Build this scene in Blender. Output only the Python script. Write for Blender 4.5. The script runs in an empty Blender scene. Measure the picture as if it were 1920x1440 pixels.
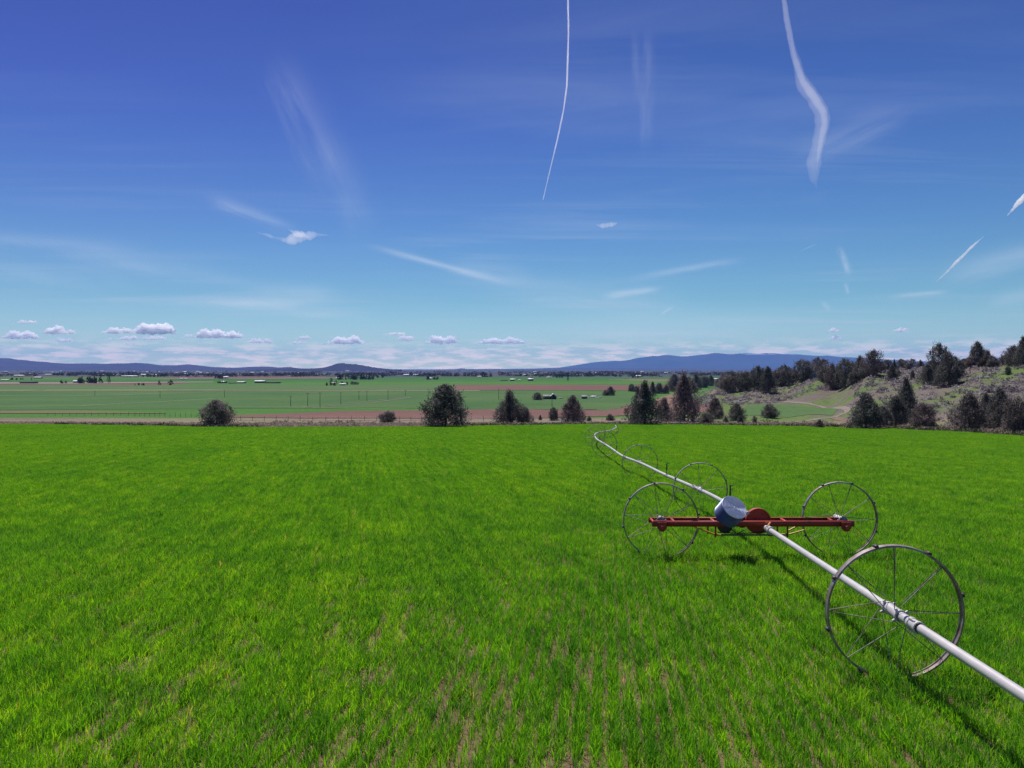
import bpy, math, random
import numpy as np
from mathutils import Vector, Matrix, Euler

random.seed(7); rng = np.random.default_rng(7)
R = math.radians
S = bpy.context.scene
C = S.collection
F = 1423.0; CX = 960.0; HY = 692.0        # focal length in photo pixels, column of the centre, row of the horizon

# ------------------------------------------------------------------ camera
cd = bpy.data.cameras.new('camera'); cam = bpy.data.objects.new('camera', cd); C.objects.link(cam)
cd.sensor_width = 36.0; cd.lens = 36.0*F/1920.0; cd.shift_y = -28.0/1920.0
cd.clip_start = 0.05; cd.clip_end = 300000
cam.location = (0, 0, 0); cam.rotation_euler = (R(90), 0, 0)
S.camera = cam

# ------------------------------------------------------------------ light
SUN_EL, SUN_AZ = 60.0, -14.0              # ahead of the camera and slightly to the left
sd = bpy.data.lights.new('sun', 'SUN'); sd.energy = 4.6; sd.angle = R(0.5); sd.color = (1.0, 0.95, 0.88)
sun = bpy.data.objects.new('sun', sd); C.objects.link(sun)
sv = Vector((math.sin(R(SUN_AZ))*math.cos(R(SUN_EL)), math.cos(R(SUN_AZ))*math.cos(R(SUN_EL)), math.sin(R(SUN_EL))))
sun.rotation_euler = sv.to_track_quat('Z', 'Y').to_euler(); sun.location = (0, 0, 40)

W = bpy.data.worlds.new('World'); S.world = W; W.use_nodes = True
nt = W.node_tree; N = nt.nodes; L = nt.links
N.clear()
def nn(t, **k):
    n = N.new(t)
    for a, b in k.items(): setattr(n, a, b)
    return n
def wmath(op, a, b=None, c=None, clamp=False):
    n = nn('ShaderNodeMath', operation=op, use_clamp=clamp)
    for i, v in enumerate((a, b, c)):
        if v is None: continue
        if isinstance(v, (int, float)): n.inputs[i].default_value = v
        else: L.new(v, n.inputs[i])
    return n.outputs[0]
def wmix(f, a, b, mode='MIX'):
    n = nn('ShaderNodeMix', data_type='RGBA', blend_type=mode)
    for s, v in ((n.inputs[0], f), (n.inputs[6], a), (n.inputs[7], b)):
        if isinstance(v, (int, float)): s.default_value = v
        elif isinstance(v, tuple): s.default_value = (*v, 1)
        else: L.new(v, s)
    return n.outputs[2]
def wramp(v, pts):
    n = nn('ShaderNodeValToRGB'); cr = n.color_ramp
    while len(cr.elements) < len(pts): cr.elements.new(0.5)
    for e, (p, c) in zip(cr.elements, pts):
        e.position = p; e.color = (*c, 1) if isinstance(c, tuple) else (c, c, c, 1)
    L.new(v, n.inputs[0]); return n.outputs[0]
sky = nn('ShaderNodeTexSky', sky_type='NISHITA', sun_disc=False, sun_elevation=R(SUN_EL), sun_rotation=R(SUN_AZ),
         altitude=1300, air_density=1.0, dust_density=0.4, ozone_density=3.0)
tc = nn('ShaderNodeTexCoord')
sep = nn('ShaderNodeSeparateXYZ'); L.new(tc.outputs['Generated'], sep.inputs[0])
dx, dy, dz = sep.outputs
# real skies of this kind are deep blue high up and pale at the horizon
grad = wramp(wmath('MAXIMUM', dz, 0.0), [(0.0, (.98, 1.12, .92)), (0.035, (.74, .92, .84)), (0.09, (.50, .75, .76)), (0.18, (.39, .61, .80)),
                                         (0.30, (.31, .46, .80)), (0.42, (.28, .38, .74)), (1.0, (.30, .44, .8))])
skyc = wmix(1.0, sky.outputs[0], grad, 'MULTIPLY')
# left part of the sky is a touch more violet
az = wmath('ARCTAN2', dx, dy)
left = wmath('MULTIPLY', wmath('SUBTRACT', 0.25, az, clamp=True), wmath('MULTIPLY', dz, 3.0, clamp=True), clamp=True)
skyc = wmix(left, skyc, wmix(1.0, skyc, (1.0, .76, 1.0), 'MULTIPLY'))
# thin high cirrus on a plane overhead
zz = wmath('ADD', wmath('MAXIMUM', dz, 0.0), 0.04)
u = wmath('DIVIDE', dx, zz); v = wmath('DIVIDE', dy, zz)
cmb = nn('ShaderNodeCombineXYZ'); L.new(u, cmb.inputs[0]); L.new(v, cmb.inputs[1])
mp = nn('ShaderNodeMapping'); mp.inputs['Rotation'].default_value = (0, 0, R(28)); mp.inputs['Scale'].default_value = (0.30, 1.5, 1)
L.new(cmb.outputs[0], mp.inputs[0])
n1 = nn('ShaderNodeTexNoise'); n1.inputs['Scale'].default_value = 1.0; n1.inputs['Detail'].default_value = 7; n1.inputs['Roughness'].default_value = .62
n1.inputs['Distortion'].default_value = .6
L.new(mp.outputs[0], n1.inputs['Vector'])
n2 = nn('ShaderNodeTexNoise'); n2.inputs['Scale'].default_value = .35; n2.inputs['Detail'].default_value = 3
L.new(cmb.outputs[0], n2.inputs['Vector'])
cir = wmath('MULTIPLY', wramp(n1.outputs[0], [(0.48, 0.0), (0.80, 1.0)]), wramp(n2.outputs[0], [(0.42, 0.0), (0.68, 1.0)]))
cir = wmath('MULTIPLY', cir, wramp(dz, [(0.0, 0.0), (0.05, .7), (0.2, .4), (.5, .2)]))
skyc = wmix(cir, skyc, (5.6, 6.4, 7.4))
# named streaks of thin cirrus, each around a segment of sky directions (tangents of azimuth and elevation)
gu = wmath('DIVIDE', dx, wmath('MAXIMUM', dy, .05)); gv = wmath('DIVIDE', dz, wmath('MAXIMUM', dy, .05))
g2 = nn('ShaderNodeCombineXYZ'); L.new(gu, g2.inputs[0]); L.new(gv, g2.inputs[1])
def streak(x0, y0, x1, y1, w, amt, col, ns=(5, 60)):
    global skyc
    a = ((x0-CX)/F, (HY-y0)/F); b = ((x1-CX)/F, (HY-y1)/F); l = math.hypot(b[0]-a[0], b[1]-a[1]); an = math.atan2(b[1]-a[1], b[0]-a[0])
    m = nn('ShaderNodeMapping', vector_type='TEXTURE'); m.inputs['Location'].default_value = ((a[0]+b[0])/2, (a[1]+b[1])/2, 0); m.inputs['Rotation'].default_value = (0, 0, an)
    L.new(g2.outputs[0], m.inputs[0]); q = nn('ShaderNodeSeparateXYZ'); L.new(m.outputs[0], q.inputs[0])
    w = w/F; nz_ = nn('ShaderNodeTexNoise'); nz_.inputs['Scale'].default_value = 1; nz_.inputs['Detail'].default_value = 6; nz_.inputs['Roughness'].default_value = .6; nz_.inputs['Distortion'].default_value = .5
    m2 = nn('ShaderNodeMapping'); m2.inputs['Scale'].default_value = (ns[0], ns[1], 1); m2.inputs['Location'].default_value = (x0*.013, y0*.017, 0); L.new(m.outputs[0], m2.inputs[0]); L.new(m2.outputs[0], nz_.inputs['Vector'])
    wob = wmath('MULTIPLY', wmath('SUBTRACT', nz_.outputs[0], .5), w*2.2)
    across = wmath('DIVIDE', wmath('ADD', q.outputs[1], wob), w); along = wmath('DIVIDE', q.outputs[0], l*.42)
    e = wmath('ADD', wmath('POWER', wmath('ABSOLUTE', across), 2.0), wmath('POWER', wmath('ABSOLUTE', along), 4.0))
    f = wmath('MULTIPLY', wmath('EXPONENT', wmath('MULTIPLY', e, -1.0)), wramp(nz_.outputs[0], [(.32, 0.15), (.62, 1.0)]))
    f = wmath('MULTIPLY', wmath('MULTIPLY', f, amt), wmath('GREATER_THAN', dy, .1))
    skyc = wmix(f, skyc, col)
cw = (7.6, 8.2, 9.0)
for a_ in [(520, 110, 640, 360, 34, .11, 7), (600, 250, 690, 440, 30, .08, 7), (-120, 440, 300, 475, 16, .16, 5), (100, 470, 480, 545, 22, .17, 5), (-60, 500, 260, 545, 20, .12, 5), (390, 368, 560, 436, 11, .22, 6),
           (310, 568, 640, 566, 9, .42, 6), (380, 578, 700, 590, 12, .22, 6), (450, 545, 640, 548, 14, .20, 6), (700, 462, 960, 532, 5, .34, 6), (840, 500, 1000, 520, 18, .16, 6), (900, 540, 1300, 575, 30, .18, 5), (1180, 524, 1390, 487, 6, .36, 6),
           (1130, 554, 1240, 541, 6, .40, 7), (1670, 556, 1780, 547, 4, .46, 7), (1760, 520, 2060, 440, 20, .26, 5), (1850, 570, 2000, 540, 16, .22, 5), (1216, 60, 1211, 280, 10, .12, 6), (1190, 60, 1196, 200, 8, .07, 6),
           (1480, 300, 1700, 200, 26, .10, 5), (1080, 625, 1420, 627, 6, .30, 7), (1572, 462, 1594, 515, 6, .34, 22), (1584, 530, 1590, 552, 4, .3, 22), (1540, 566, 1556, 582, 5, .28, 22), (1000, 610, 1500, 600, 22, .14, 5), (1238, 590, 1262, 575, 2.5, .35, 8)]:
    streak(*a_[:6], cw, (a_[6], a_[6]*6))
# band of small clouds low over the horizon
cb = nn('ShaderNodeCombineXYZ'); L.new(wmath('MULTIPLY', az, 26.0), cb.inputs[0]); L.new(wmath('MULTIPLY', dz, 150.0), cb.inputs[1])
n3 = nn('ShaderNodeTexNoise'); n3.inputs['Scale'].default_value = 1.0; n3.inputs['Detail'].default_value = 8; n3.inputs['Roughness'].default_value = .6
L.new(cb.outputs[0], n3.inputs['Vector'])
band = wmath('MULTIPLY', wramp(n3.outputs[0], [(0.45, 0.0), (0.58, 1.0)]), wramp(dz, [(0.0, .92), (0.020, .85), (0.034, .12), (0.044, 0.0)]))
skyc = wmix(wmath('MULTIPLY', band, .85), skyc, (15.0, 12.0, 9.6))
bg = nn('ShaderNodeBackground'); bg.inputs[1].default_value = 0.081
L.new(skyc, bg.inputs[0]); wo = nn('ShaderNodeOutputWorld'); L.new(bg.outputs[0], wo.inputs[0])

S.view_settings.view_transform = 'Standard'; S.view_settings.look = 'None'
S.view_settings.exposure = 0.38; S.view_settings.gamma = 1.0
S.cycles.transparent_max_bounces = 48; S.cycles.max_bounces = 20; S.cycles.diffuse_bounces = 3
S.cycles.transmission_bounces = 4; S.cycles.volume_bounces = 20
S.cycles.use_denoising = True
try: S.cycles.denoising_prefilter = 'NONE'
except Exception: pass

# ------------------------------------------------------------------ helpers
class Mat:
    """small wrapper to write node materials shortly"""
    def __init__(s, name):
        s.m = bpy.data.materials.new(name); s.m.use_nodes = True; s.t = s.m.node_tree; s.t.nodes.clear()
        s.out = s.t.nodes.new('ShaderNodeOutputMaterial')
    def n(s, t, **k):
        x = s.t.nodes.new(t)
        for a, b in k.items(): setattr(x, a, b)
        return x
    def put(s, sock, v):
        if isinstance(v, (int, float)): sock.default_value = v
        elif isinstance(v, tuple): sock.default_value = (*v, 1) if len(v) == 3 and sock.type == 'RGBA' else v
        else: s.t.links.new(v, sock)
    def noise(s, scale, detail=4, rough=.5, vec=None, dist=0):
        x = s.n('ShaderNodeTexNoise'); x.inputs['Scale'].default_value = scale; x.inputs['Detail'].default_value = detail
        x.inputs['Roughness'].default_value = rough; x.inputs['Distortion'].default_value = dist
        if vec is None: vec = s.pos()
        s.t.links.new(vec, x.inputs['Vector']); return x.outputs[0]
    def pos(s): return s.n('ShaderNodeNewGeometry').outputs['Position']
    def obj(s): return s.n('ShaderNodeTexCoord').outputs['Object']
    def scale(s, vec, sc, rot=0):
        x = s.n('ShaderNodeMapping'); x.inputs['Scale'].default_value = sc; x.inputs['Rotation'].default_value = (0, 0, rot)
        s.t.links.new(vec, x.inputs[0]); return x.outputs[0]
    def attr(s, name, out='Color'): return s.n('ShaderNodeAttribute', attribute_name=name).outputs[out]
    def math(s, op, a, b=None, c=None, clamp=False):
        x = s.n('ShaderNodeMath', operation=op, use_clamp=clamp)
        for i, v in enumerate((a, b, c)):
            if v is not None: s.put(x.inputs[i], v)
        return x.outputs[0]
    def mix(s, f, a, b, mode='MIX'):
        x = s.n('ShaderNodeMix', data_type='RGBA', blend_type=mode); s.put(x.inputs[0], f); s.put(x.inputs[6], a); s.put(x.inputs[7], b)
        return x.outputs[2]
    def ramp(s, v, pts):
        x = s.n('ShaderNodeValToRGB'); cr = x.color_ramp
        while len(cr.elements) < len(pts): cr.elements.new(.5)
        for e, (p, c) in zip(cr.elements, pts):
            e.position = p; e.color = (*c, 1) if isinstance(c, tuple) else (c, c, c, 1)
        s.put(x.inputs[0], v); return x.outputs[0]
    def bsdf(s, col, rough=.8, metal=0, spec=.3, bump=None, bs=.3, bd=.02):
        x = s.n('ShaderNodeBsdfPrincipled'); s.put(x.inputs['Base Color'], col); s.put(x.inputs['Roughness'], rough)
        s.put(x.inputs['Metallic'], metal); s.put(x.inputs['Specular IOR Level'], spec)
        if bump is not None:
            b = s.n('ShaderNodeBump'); b.inputs['Strength'].default_value = bs; b.inputs['Distance'].default_value = bd
            s.put(b.inputs['Height'], bump); s.t.links.new(b.outputs[0], x.inputs['Normal'])
        s.t.links.new(x.outputs[0], s.out.inputs[0]); return x
    def leafy(s, col, tr=.4, trcol=None, rough=.6):
        a = s.n('ShaderNodeBsdfPrincipled'); s.put(a.inputs['Base Color'], col); a.inputs['Roughness'].default_value = rough
        a.inputs['Specular IOR Level'].default_value = .25
        b = s.n('ShaderNodeBsdfTranslucent'); s.put(b.inputs[0], trcol if trcol is not None else col)
        m = s.n('ShaderNodeMixShader'); m.inputs[0].default_value = tr
        s.t.links.new(a.outputs[0], m.inputs[1]); s.t.links.new(b.outputs[0], m.inputs[2]); s.t.links.new(m.outputs[0], s.out.inputs[0])

def mkmesh(name, V, faces, mat=None, parent=None, smooth=False, col=None, attrs=None, loc=None):
    """V Nx3; faces = list of int arrays (Mx3, Mx4 ...)"""
    V = np.asarray(V, dtype=np.float32).reshape(-1, 3)
    me = bpy.data.meshes.new(name)
    fl = [np.asarray(f, dtype=np.int32) for f in faces if len(f)]
    me.vertices.add(len(V)); me.vertices.foreach_set('co', V.ravel())
    if fl:
        idx = np.concatenate([f.ravel() for f in fl]); tot = np.concatenate([np.full(len(f), f.shape[1], np.int32) for f in fl])
        st = np.concatenate([[0], np.cumsum(tot)[:-1]]).astype(np.int32)
        me.loops.add(len(idx)); me.loops.foreach_set('vertex_index', idx)
        me.polygons.add(len(tot)); me.polygons.foreach_set('loop_start', st); me.polygons.foreach_set('loop_total', tot)
        if smooth: me.polygons.foreach_set('use_smooth', np.ones(len(tot), dtype=bool))
    me.update(calc_edges=True)
    if col is not None:
        a = me.attributes.new('col', 'FLOAT_COLOR', 'POINT')
        c = np.ones((len(V), 4), np.float32); c[:, :3] = col; a.data.foreach_set('color', c.ravel())
    for k, v in (attrs or {}).items():
        v = np.asarray(v)
        if v.ndim == 2: a = me.attributes.new(k, 'FLOAT_VECTOR', 'POINT'); a.data.foreach_set('vector', v.astype(np.float32).ravel())
        elif v.dtype.kind == 'i': a = me.attributes.new(k, 'INT', 'POINT'); a.data.foreach_set('value', v.astype(np.int32))
        else: a = me.attributes.new(k, 'FLOAT', 'POINT'); a.data.foreach_set('value', v.astype(np.float32))
    o = bpy.data.objects.new(name, me); C.objects.link(o)
    if mat is not None: me.materials.append(mat)
    if parent is not None: o.parent = parent
    if loc is not None: o.location = loc
    return o
def tag(o, label=None, cat=None, group=None, kind=None):
    if label: o['label'] = label
    if cat: o['category'] = cat
    if group: o['group'] = group
    if kind: o['kind'] = kind
    return o
def empty(name, loc=(0, 0, 0), rz=0, parent=None):
    o = bpy.data.objects.new(name, None); C.objects.link(o); o.location = loc; o.rotation_euler = (0, 0, rz)
    o.empty_display_size = .3
    if parent is not None: o.parent = parent
    return o
def dup(o, parent=None):
    c = o.copy(); C.objects.link(c); c.parent = parent
    for ch in list(o.children): dup(ch, c)
    return c

class MB:
    """collects simple solids into one mesh"""
    def __init__(s): s.v = []; s.f = {3: [], 4: []}; s.n = 0
    def add(s, V, fs):
        V = np.asarray(V, float).reshape(-1, 3)
        for f in fs:
            f = np.asarray(f, int)
            if f.ndim == 1: f = f[None]
            s.f[f.shape[1]].append(f+s.n)
        s.v.append(V); s.n += len(V); return s
    def tube(s, P, r, seg=10, cap=True):
        P = [Vector(p) for p in P]; n = len(P)
        rr = [r]*n if isinstance(r, (int, float)) else list(r)
        V = []; up = None
        for i in range(n):
            d = (P[min(i+1, n-1)]-P[max(i-1, 0)]).normalized()
            if up is None:
                up = Vector((0, 0, 1)) if abs(d.z) < .9 else Vector((0, 1, 0))
            a = d.cross(up).normalized(); up = a.cross(d).normalized()
            for k in range(seg):
                t = 2*math.pi*k/seg; V.append(P[i]+(a*math.cos(t)+up*math.sin(t))*rr[i])
        Q = [[i*seg+k, i*seg+(k+1) % seg, (i+1)*seg+(k+1) % seg, (i+1)*seg+k] for i in range(n-1) for k in range(seg)]
        T = []
        if cap:
            V.append(P[0]); V.append(P[-1]); a = n*seg
            T = [[a, (k+1) % seg, k] for k in range(seg)]+[[a+1, (n-1)*seg+k, (n-1)*seg+(k+1) % seg] for k in range(seg)]
        return s.add([tuple(x) for x in V], [Q, T] if T else [Q])
    def box(s, c, size, M=None):
        h = np.array(size)/2
        V = np.array([[x, y, z] for x in (-1, 1) for y in (-1, 1) for z in (-1, 1)])*h
        if M is not None: V = V@np.array(M.to_3x3()).T
        V = V+np.array(c)
        return s.add(V, [[[0, 1, 3, 2], [4, 6, 7, 5], [0, 4, 5, 1], [2, 3, 7, 6], [0, 2, 6, 4], [1, 5, 7, 3]]])
    def bar(s, a, b, w, h):
        a = Vector(a); b = Vector(b); d = b-a; q = d.to_track_quat('X', 'Z').to_matrix()
        return s.box((a+b)/2, (d.length, w, h), q)
    def lathe(s, prof, seg=32, M=None, close=False):
        """prof: list of (radius, height along local Y)"""
        n = len(prof); V = []
        for r, h in prof:
            for k in range(seg):
                t = 2*math.pi*k/seg; V.append((r*math.cos(t), h, r*math.sin(t)))
        V = np.array(V)
        if M is not None:
            A = np.array(M); V = V@A[:3, :3].T+A[:3, 3]
        m = n if close else n-1
        Q = [[i*seg+k, i*seg+(k+1) % seg, ((i+1) % n)*seg+(k+1) % seg, ((i+1) % n)*seg+k] for i in range(m) for k in range(seg)]
        return s.add(V, [Q])
    def build(s, name, mat, parent=None, smooth=False, loc=None):
        o = mkmesh(name, np.concatenate(s.v), [np.concatenate(s.f[k]) if s.f[k] else np.zeros((0, k), int) for k in (3, 4)], mat, parent, False, loc=loc)
        if smooth:
            me = o.data; me.polygons.foreach_set('use_smooth', np.ones(len(me.polygons), dtype=bool))
            try: me.set_sharp_from_angle(angle=R(38))
            except Exception: pass
        return o

# ------------------------------------------------------------------ terrain height
BY = [-3000, 134, 160, 200, 300, 400, 500, 700, 1e6]
BZ = [146.8, -9.9, -11.55, -13.4, -17.6, -20.8, -22, -22, -22]
def col(lst, back):
    pts = [(y, (HY-p)*y/F) for y, p in lst]
    y0 = pts[0][0]
    return [(-3000, 146.8), (y0*.98, -3.2-.05*y0*.98)]+pts+back
COLS = {
 1130: [(y, z) for y, z in zip(BY, BZ)],
 1210: col([(140, 796), (160, 794), (200, 786), (250, 778), (300, 771), (350, 758)], [(430, -20), (500, -22), (1e6, -22)]),
 1280: col([(136, 797), (160, 793), (200, 786), (250, 778), (300, 765), (340, 745), (370, 735)], [(400, -14), (470, -22), (1e6, -22)]),
 1350: col([(132, 799), (160, 793), (200, 784), (240, 772), (270, 757), (300, 745), (330, 733), (350, 727)], [(385, -12), (480, -22), (1e6, -22)]),
 1450: col([(125, 800), (150, 795), (170, 788), (200, 780), (240, 765), (265, 755), (285, 744), (305, 729), (320, 719)], [(350, -9), (480, -22), (1e6, -22)]),
 1550: col([(118, 802), (135, 797), (160, 787), (200, 772), (235, 760), (255, 745), (270, 725), (285, 708)], [(320, -5), (480, -22), (1e6, -22)]),
 1650: col([(111, 804), (120, 800), (140, 790), (160, 776), (185, 750), (210, 722), (235, 700), (250, 692)], [(290, -2), (500, -22), (1e6, -22)]),
 1750: col([(101, 808), (110, 802), (125, 790), (145, 770), (170, 742), (195, 715), (215, 697), (230, 689)], [(270, -2), (500, -22), (1e6, -22)]),
 1850: col([(89, 814), (98, 808), (115, 790), (140, 760), (165, 727), (185, 700), (205, 684)], [(250, 0), (500, -20), (800, -22), (1e6, -22)]),
 1950: col([(80, 820), (90, 812), (105, 794), (130, 758), (155, 721), (175, 695), (195, 678)], [(250, 1.5), (500, -20), (800, -22), (1e6, -22)]),
 2300: col([(60, 839), (75, 818), (90, 790), (110, 752), (140, 705), (160, 675)], [(250, 1.5), (500, -20), (800, -22), (1e6, -22)]),
}
YG = np.concatenate([[-3000, 0, 40], np.geomspace(55, 1200, 260), [1e6]])
CP = np.array(sorted(COLS)); CT = np.array([np.interp(YG, [a for a, b in COLS[c]], [b for a, b in COLS[c]]) for c in CP])
k_ = np.array([1, 2, 3, 2, 1])/9.0
for i in range(len(CP)):
    z = CT[i].copy(); z[5:-5] = np.convolve(CT[i], k_, 'same')[5:-5]; CT[i] = z
def pnoise(X, Y, s, seed=0):
    r = np.random.default_rng(seed); out = 0
    for i in range(7):
        a = r.uniform(0, 2*np.pi); f = s*r.uniform(.5, 1.8); out = out+np.sin((X*np.cos(a)+Y*np.sin(a))*f+r.uniform(0, 6.28))
    return out/7
def H(X, Y, detail=True):
    X = np.asarray(X, float); Y = np.asarray(Y, float); sh = np.broadcast(X, Y).shape
    X = np.broadcast_to(X, sh); Y = np.broadcast_to(Y, sh)
    Ys = np.where(Y > 30, Y, 30.0); p = np.clip(CX+F*X/Ys, CP[0], CP[-1])
    i = np.clip(np.searchsorted(CP, p, 'right')-1, 0, len(CP)-2); t = (p-CP[i])/(CP[i+1]-CP[i]); t = t*t*(3-2*t)
    j = np.clip(np.searchsorted(YG, Y, 'right')-1, 0, len(YG)-2); q = np.clip((Y-YG[j])/(YG[j+1]-YG[j]), 0, 1)
    g = lambda a, b: CT[a, b]
    z = (g(i, j)*(1-q)+g(i, j+1)*q)*(1-t)+(g(i+1, j)*(1-q)+g(i+1, j+1)*q)*t
    if detail:
        m = np.clip((Y-140)/40, 0, 1)*np.clip((p-1200)/150, 0, 1)*np.clip((700-Y)/200, 0, 1)
        z = z+m*(pnoise(X, Y, .12, 3)*.6+pnoise(X, Y, .35, 4)*.35)
        m2 = np.clip((Y-140)/20, 0, 1)*np.clip((300-Y)/100, 0, 1)
        z = z+m2*pnoise(X, Y, .25, 5)*.18
    return z
def hz(x, y): return float(H(x, y))
EP = [-900, -400, 0, 200, 400, 700, 960, 1150, 1300, 1500, 1650, 1750, 1850, 1950, 2300]
EY = [175, 157, 142, 132, 119, 120, 130, 141, 134, 123, 111, 101, 89, 80, 60]
def edgeY(p): return np.interp(p, EP, EY)
YS = np.concatenate([np.linspace(6, 130, 100), np.geomspace(131, 12000, 1500)])
def ground(px, py):
    """first point of the terrain on the sight line through a photo pixel"""
    X = (px-CX)/F*YS; P = HY-F*H(X, YS)/YS
    k = np.where(P <= py)[0]
    if len(k) == 0: k = int(np.argmin(np.where(YS < 420, P, 1e9)))
    else: k = int(k[0])
    y = float(YS[k]); x = (px-CX)/F*y
    return Vector((x, y, hz(x, y)))
def at(px, py, Y): return Vector(((px-CX)/F*Y, Y, (HY-py)/F*Y))

# ------------------------------------------------------------------ ground sheet
def smooth01(x): x = np.clip(x, 0, 1); return x*x*(3-2*x)
def build_ground():
    azf = np.arctan((np.arange(-500, 2440, 2.2)-CX)/F)
    step = R(3); a0, a1 = azf[0], azf[-1]
    rest = np.linspace(a1, a0+2*math.pi, 70)[1:-1]
    A = np.concatenate([azf, rest])
    rows = [4.0, 6, 8, 12, 18, 26, 36, 48, 60, 72, 84, 94]
    rows += list(np.arange(100, 420, 1.6)); rows += list(F*22/np.arange(F*22/420, 1.0, -.55)); rows += [40000, 60000, 90000]
    rows = np.array([r for i, r in enumerate(rows) if i == 0 or r > rows[i-1]])
    AA, RR = np.meshgrid(A, rows)
    front = np.cos(AA) > .35
    D = np.where(front, RR/np.maximum(np.cos(AA), .35), RR)
    X = D*np.sin(AA); Y = D*np.cos(AA); Z = H(X, Y)
    Z = np.where(D > 9000, -22, Z)
    n, m = X.shape
    V = np.stack([X, Y, Z], -1).reshape(-1, 3)
    i, j = np.meshgrid(np.arange(n-1), np.arange(m), indexing='ij'); j2 = (j+1) % m
    Q = np.stack([i*m+j, i*m+j2, (i+1)*m+j2, (i+1)*m+j], -1).reshape(-1, 4)
    V = np.concatenate([V, [[0, 0, -3.2]]]); c = n*m
    T = np.array([[c, (k+1) % m, k] for k in range(m)])
    # ground cover albedo from position
    x, y = V[:, 0], V[:, 1]; p = CX+F*x/np.maximum(y, 30)
    colr = np.zeros((len(V), 3)); soil = np.array([.15, .095, .065]); verge = np.array([.20, .155, .12]); grass = np.array([.06, .14, .03])
    colr[:] = soil
    e = edgeY(p); out = smooth01((y-e)/.8)[:, None]; nz = pnoise(x, y, .11, 11)+.6*pnoise(x, y, .4, 12)
    vg = verge*(1+.22*nz[:, None]); gp = smooth01(nz*1.3+.15)[:, None]*.55
    vg = vg*(1-gp)+np.array([.12, .15, .06])*gp
    colr = colr*(1-out)+vg*out
    # open pasture past the verge
    t = smooth01((y-205)/30)[:, None]*(p < 1330)[:, None]
    colr = colr*(1-t)+grass*(1+.1*nz[:, None])*t
    # hillside: grass with bare grey-purple scrub patches
    h = smooth01((p-1290)/80)*smooth01((y-e-22)/25)*(y < 900)
    n2 = pnoise(x, y, .08, 21)+pnoise(x, y, .2, 22)*.9+pnoise(x, y, .55, 23)*.5
    up = smooth01((p-1330)/700+(y-200)/160)
    g = smooth01(.66+n2*1.3-up*.22)[:, None]
    hill = np.array([.135, .115, .10])*(1-g)+np.array([.10, .15, .045])*g
    colr = colr*(1-h[:, None])+hill*h[:, None]
    # far patchwork of farm fields
    ang = R(12); u = x*np.cos(ang)+y*np.sin(ang); w = -x*np.sin(ang)+y*np.cos(ang)
    ci = np.floor(u/420+3.7*np.floor(w/260)*.31).astype(int); cj = np.floor(w/260).astype(int)
    hsh = np.abs(np.sin(ci*127.1+cj*311.7)*43758.5453) % 1
    pal = np.array([[.05, .13, .03], [.04, .11, .035], [.065, .15, .03], [.14, .08, .07], [.055, .11, .05], [.05, .09, .05], [.17, .12, .09], [.045, .12, .03]])
    fc = pal[(hsh*8).astype(int) % 8]
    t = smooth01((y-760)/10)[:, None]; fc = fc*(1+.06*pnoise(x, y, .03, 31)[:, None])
    far = smooth01((y-1500)/1500)[:, None]*(.80+.35*pnoise(x, y, .004, 33)[:, None]); fc = fc*(1-far)+np.array([.055, .05, .08])*far  # distant haze painted into the albedo, along with dark tree belts and towns
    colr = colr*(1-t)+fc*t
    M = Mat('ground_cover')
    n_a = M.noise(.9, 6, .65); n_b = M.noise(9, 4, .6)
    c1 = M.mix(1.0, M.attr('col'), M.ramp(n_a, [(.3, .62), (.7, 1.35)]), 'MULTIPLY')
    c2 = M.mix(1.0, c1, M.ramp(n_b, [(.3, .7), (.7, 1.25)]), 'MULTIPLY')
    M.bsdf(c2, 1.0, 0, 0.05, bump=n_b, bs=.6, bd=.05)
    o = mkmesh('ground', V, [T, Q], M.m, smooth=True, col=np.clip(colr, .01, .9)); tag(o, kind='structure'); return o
build_ground()

# ------------------------------------------------------------------ sheets laid on the ground (fields, tracks)
def field_mat(name, ca, cb, rough=1.0, stripe=None):
    M = Mat(name); f = M.noise(.012, 6, .7); c = M.mix(M.ramp(f, [(.35, 0.0), (.65, 1.0)]), ca, cb)
    if stripe:
        w = M.n('ShaderNodeTexWave', bands_direction='Y'); w.inputs['Scale'].default_value = stripe[0]; w.inputs['Distortion'].default_value = 1.5
        M.t.links.new(M.scale(M.pos(), (1, 1, 1), R(stripe[1])), w.inputs[0])
        c = M.mix(1.0, c, M.ramp(w.outputs[1], [(0, 1-stripe[2]), (1, 1+stripe[2])]), 'MULTIPLY')
    c = M.mix(1.0, c, M.ramp(M.noise(.8, 5, .7), [(.3, .75), (.7, 1.22)]), 'MULTIPLY')
    M.bsdf(c, rough, 0, .05); return M.m
def patch(name, top, bot, mat, off=.12, n=70, wig=0):
    """top / bot: lists of photo pixels, far edge and near edge"""
    def line(l):
        P = [ground(*q) for q in l]; t = np.linspace(0, 1, len(P)); s = np.linspace(0, 1, n)
        return np.stack([np.interp(s, t, [q.x for q in P]), np.interp(s, t, [q.y for q in P])], -1)
    a, b = line(top), line(bot); m = 24
    G = np.array([a*(k/(m-1))+b*(1-k/(m-1)) for k in range(m)])
    if wig: G = G+wig*np.stack([pnoise(G[..., 0], G[..., 1], .06, 41), pnoise(G[..., 0], G[..., 1], .06, 42)], -1)
    Z = H(G[..., 0], G[..., 1])+off
    V = np.concatenate([G, Z[..., None]], -1).reshape(-1, 3)
    i, j = np.meshgrid(np.arange(m-1), np.arange(n-1), indexing='ij')
    Q = np.stack([i*n+j, i*n+j+1, (i+1)*n+j+1, (i+1)*n+j], -1).reshape(-1, 4)
    return tag(mkmesh(name, V, [Q], mat, smooth=True), kind='structure')
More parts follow.
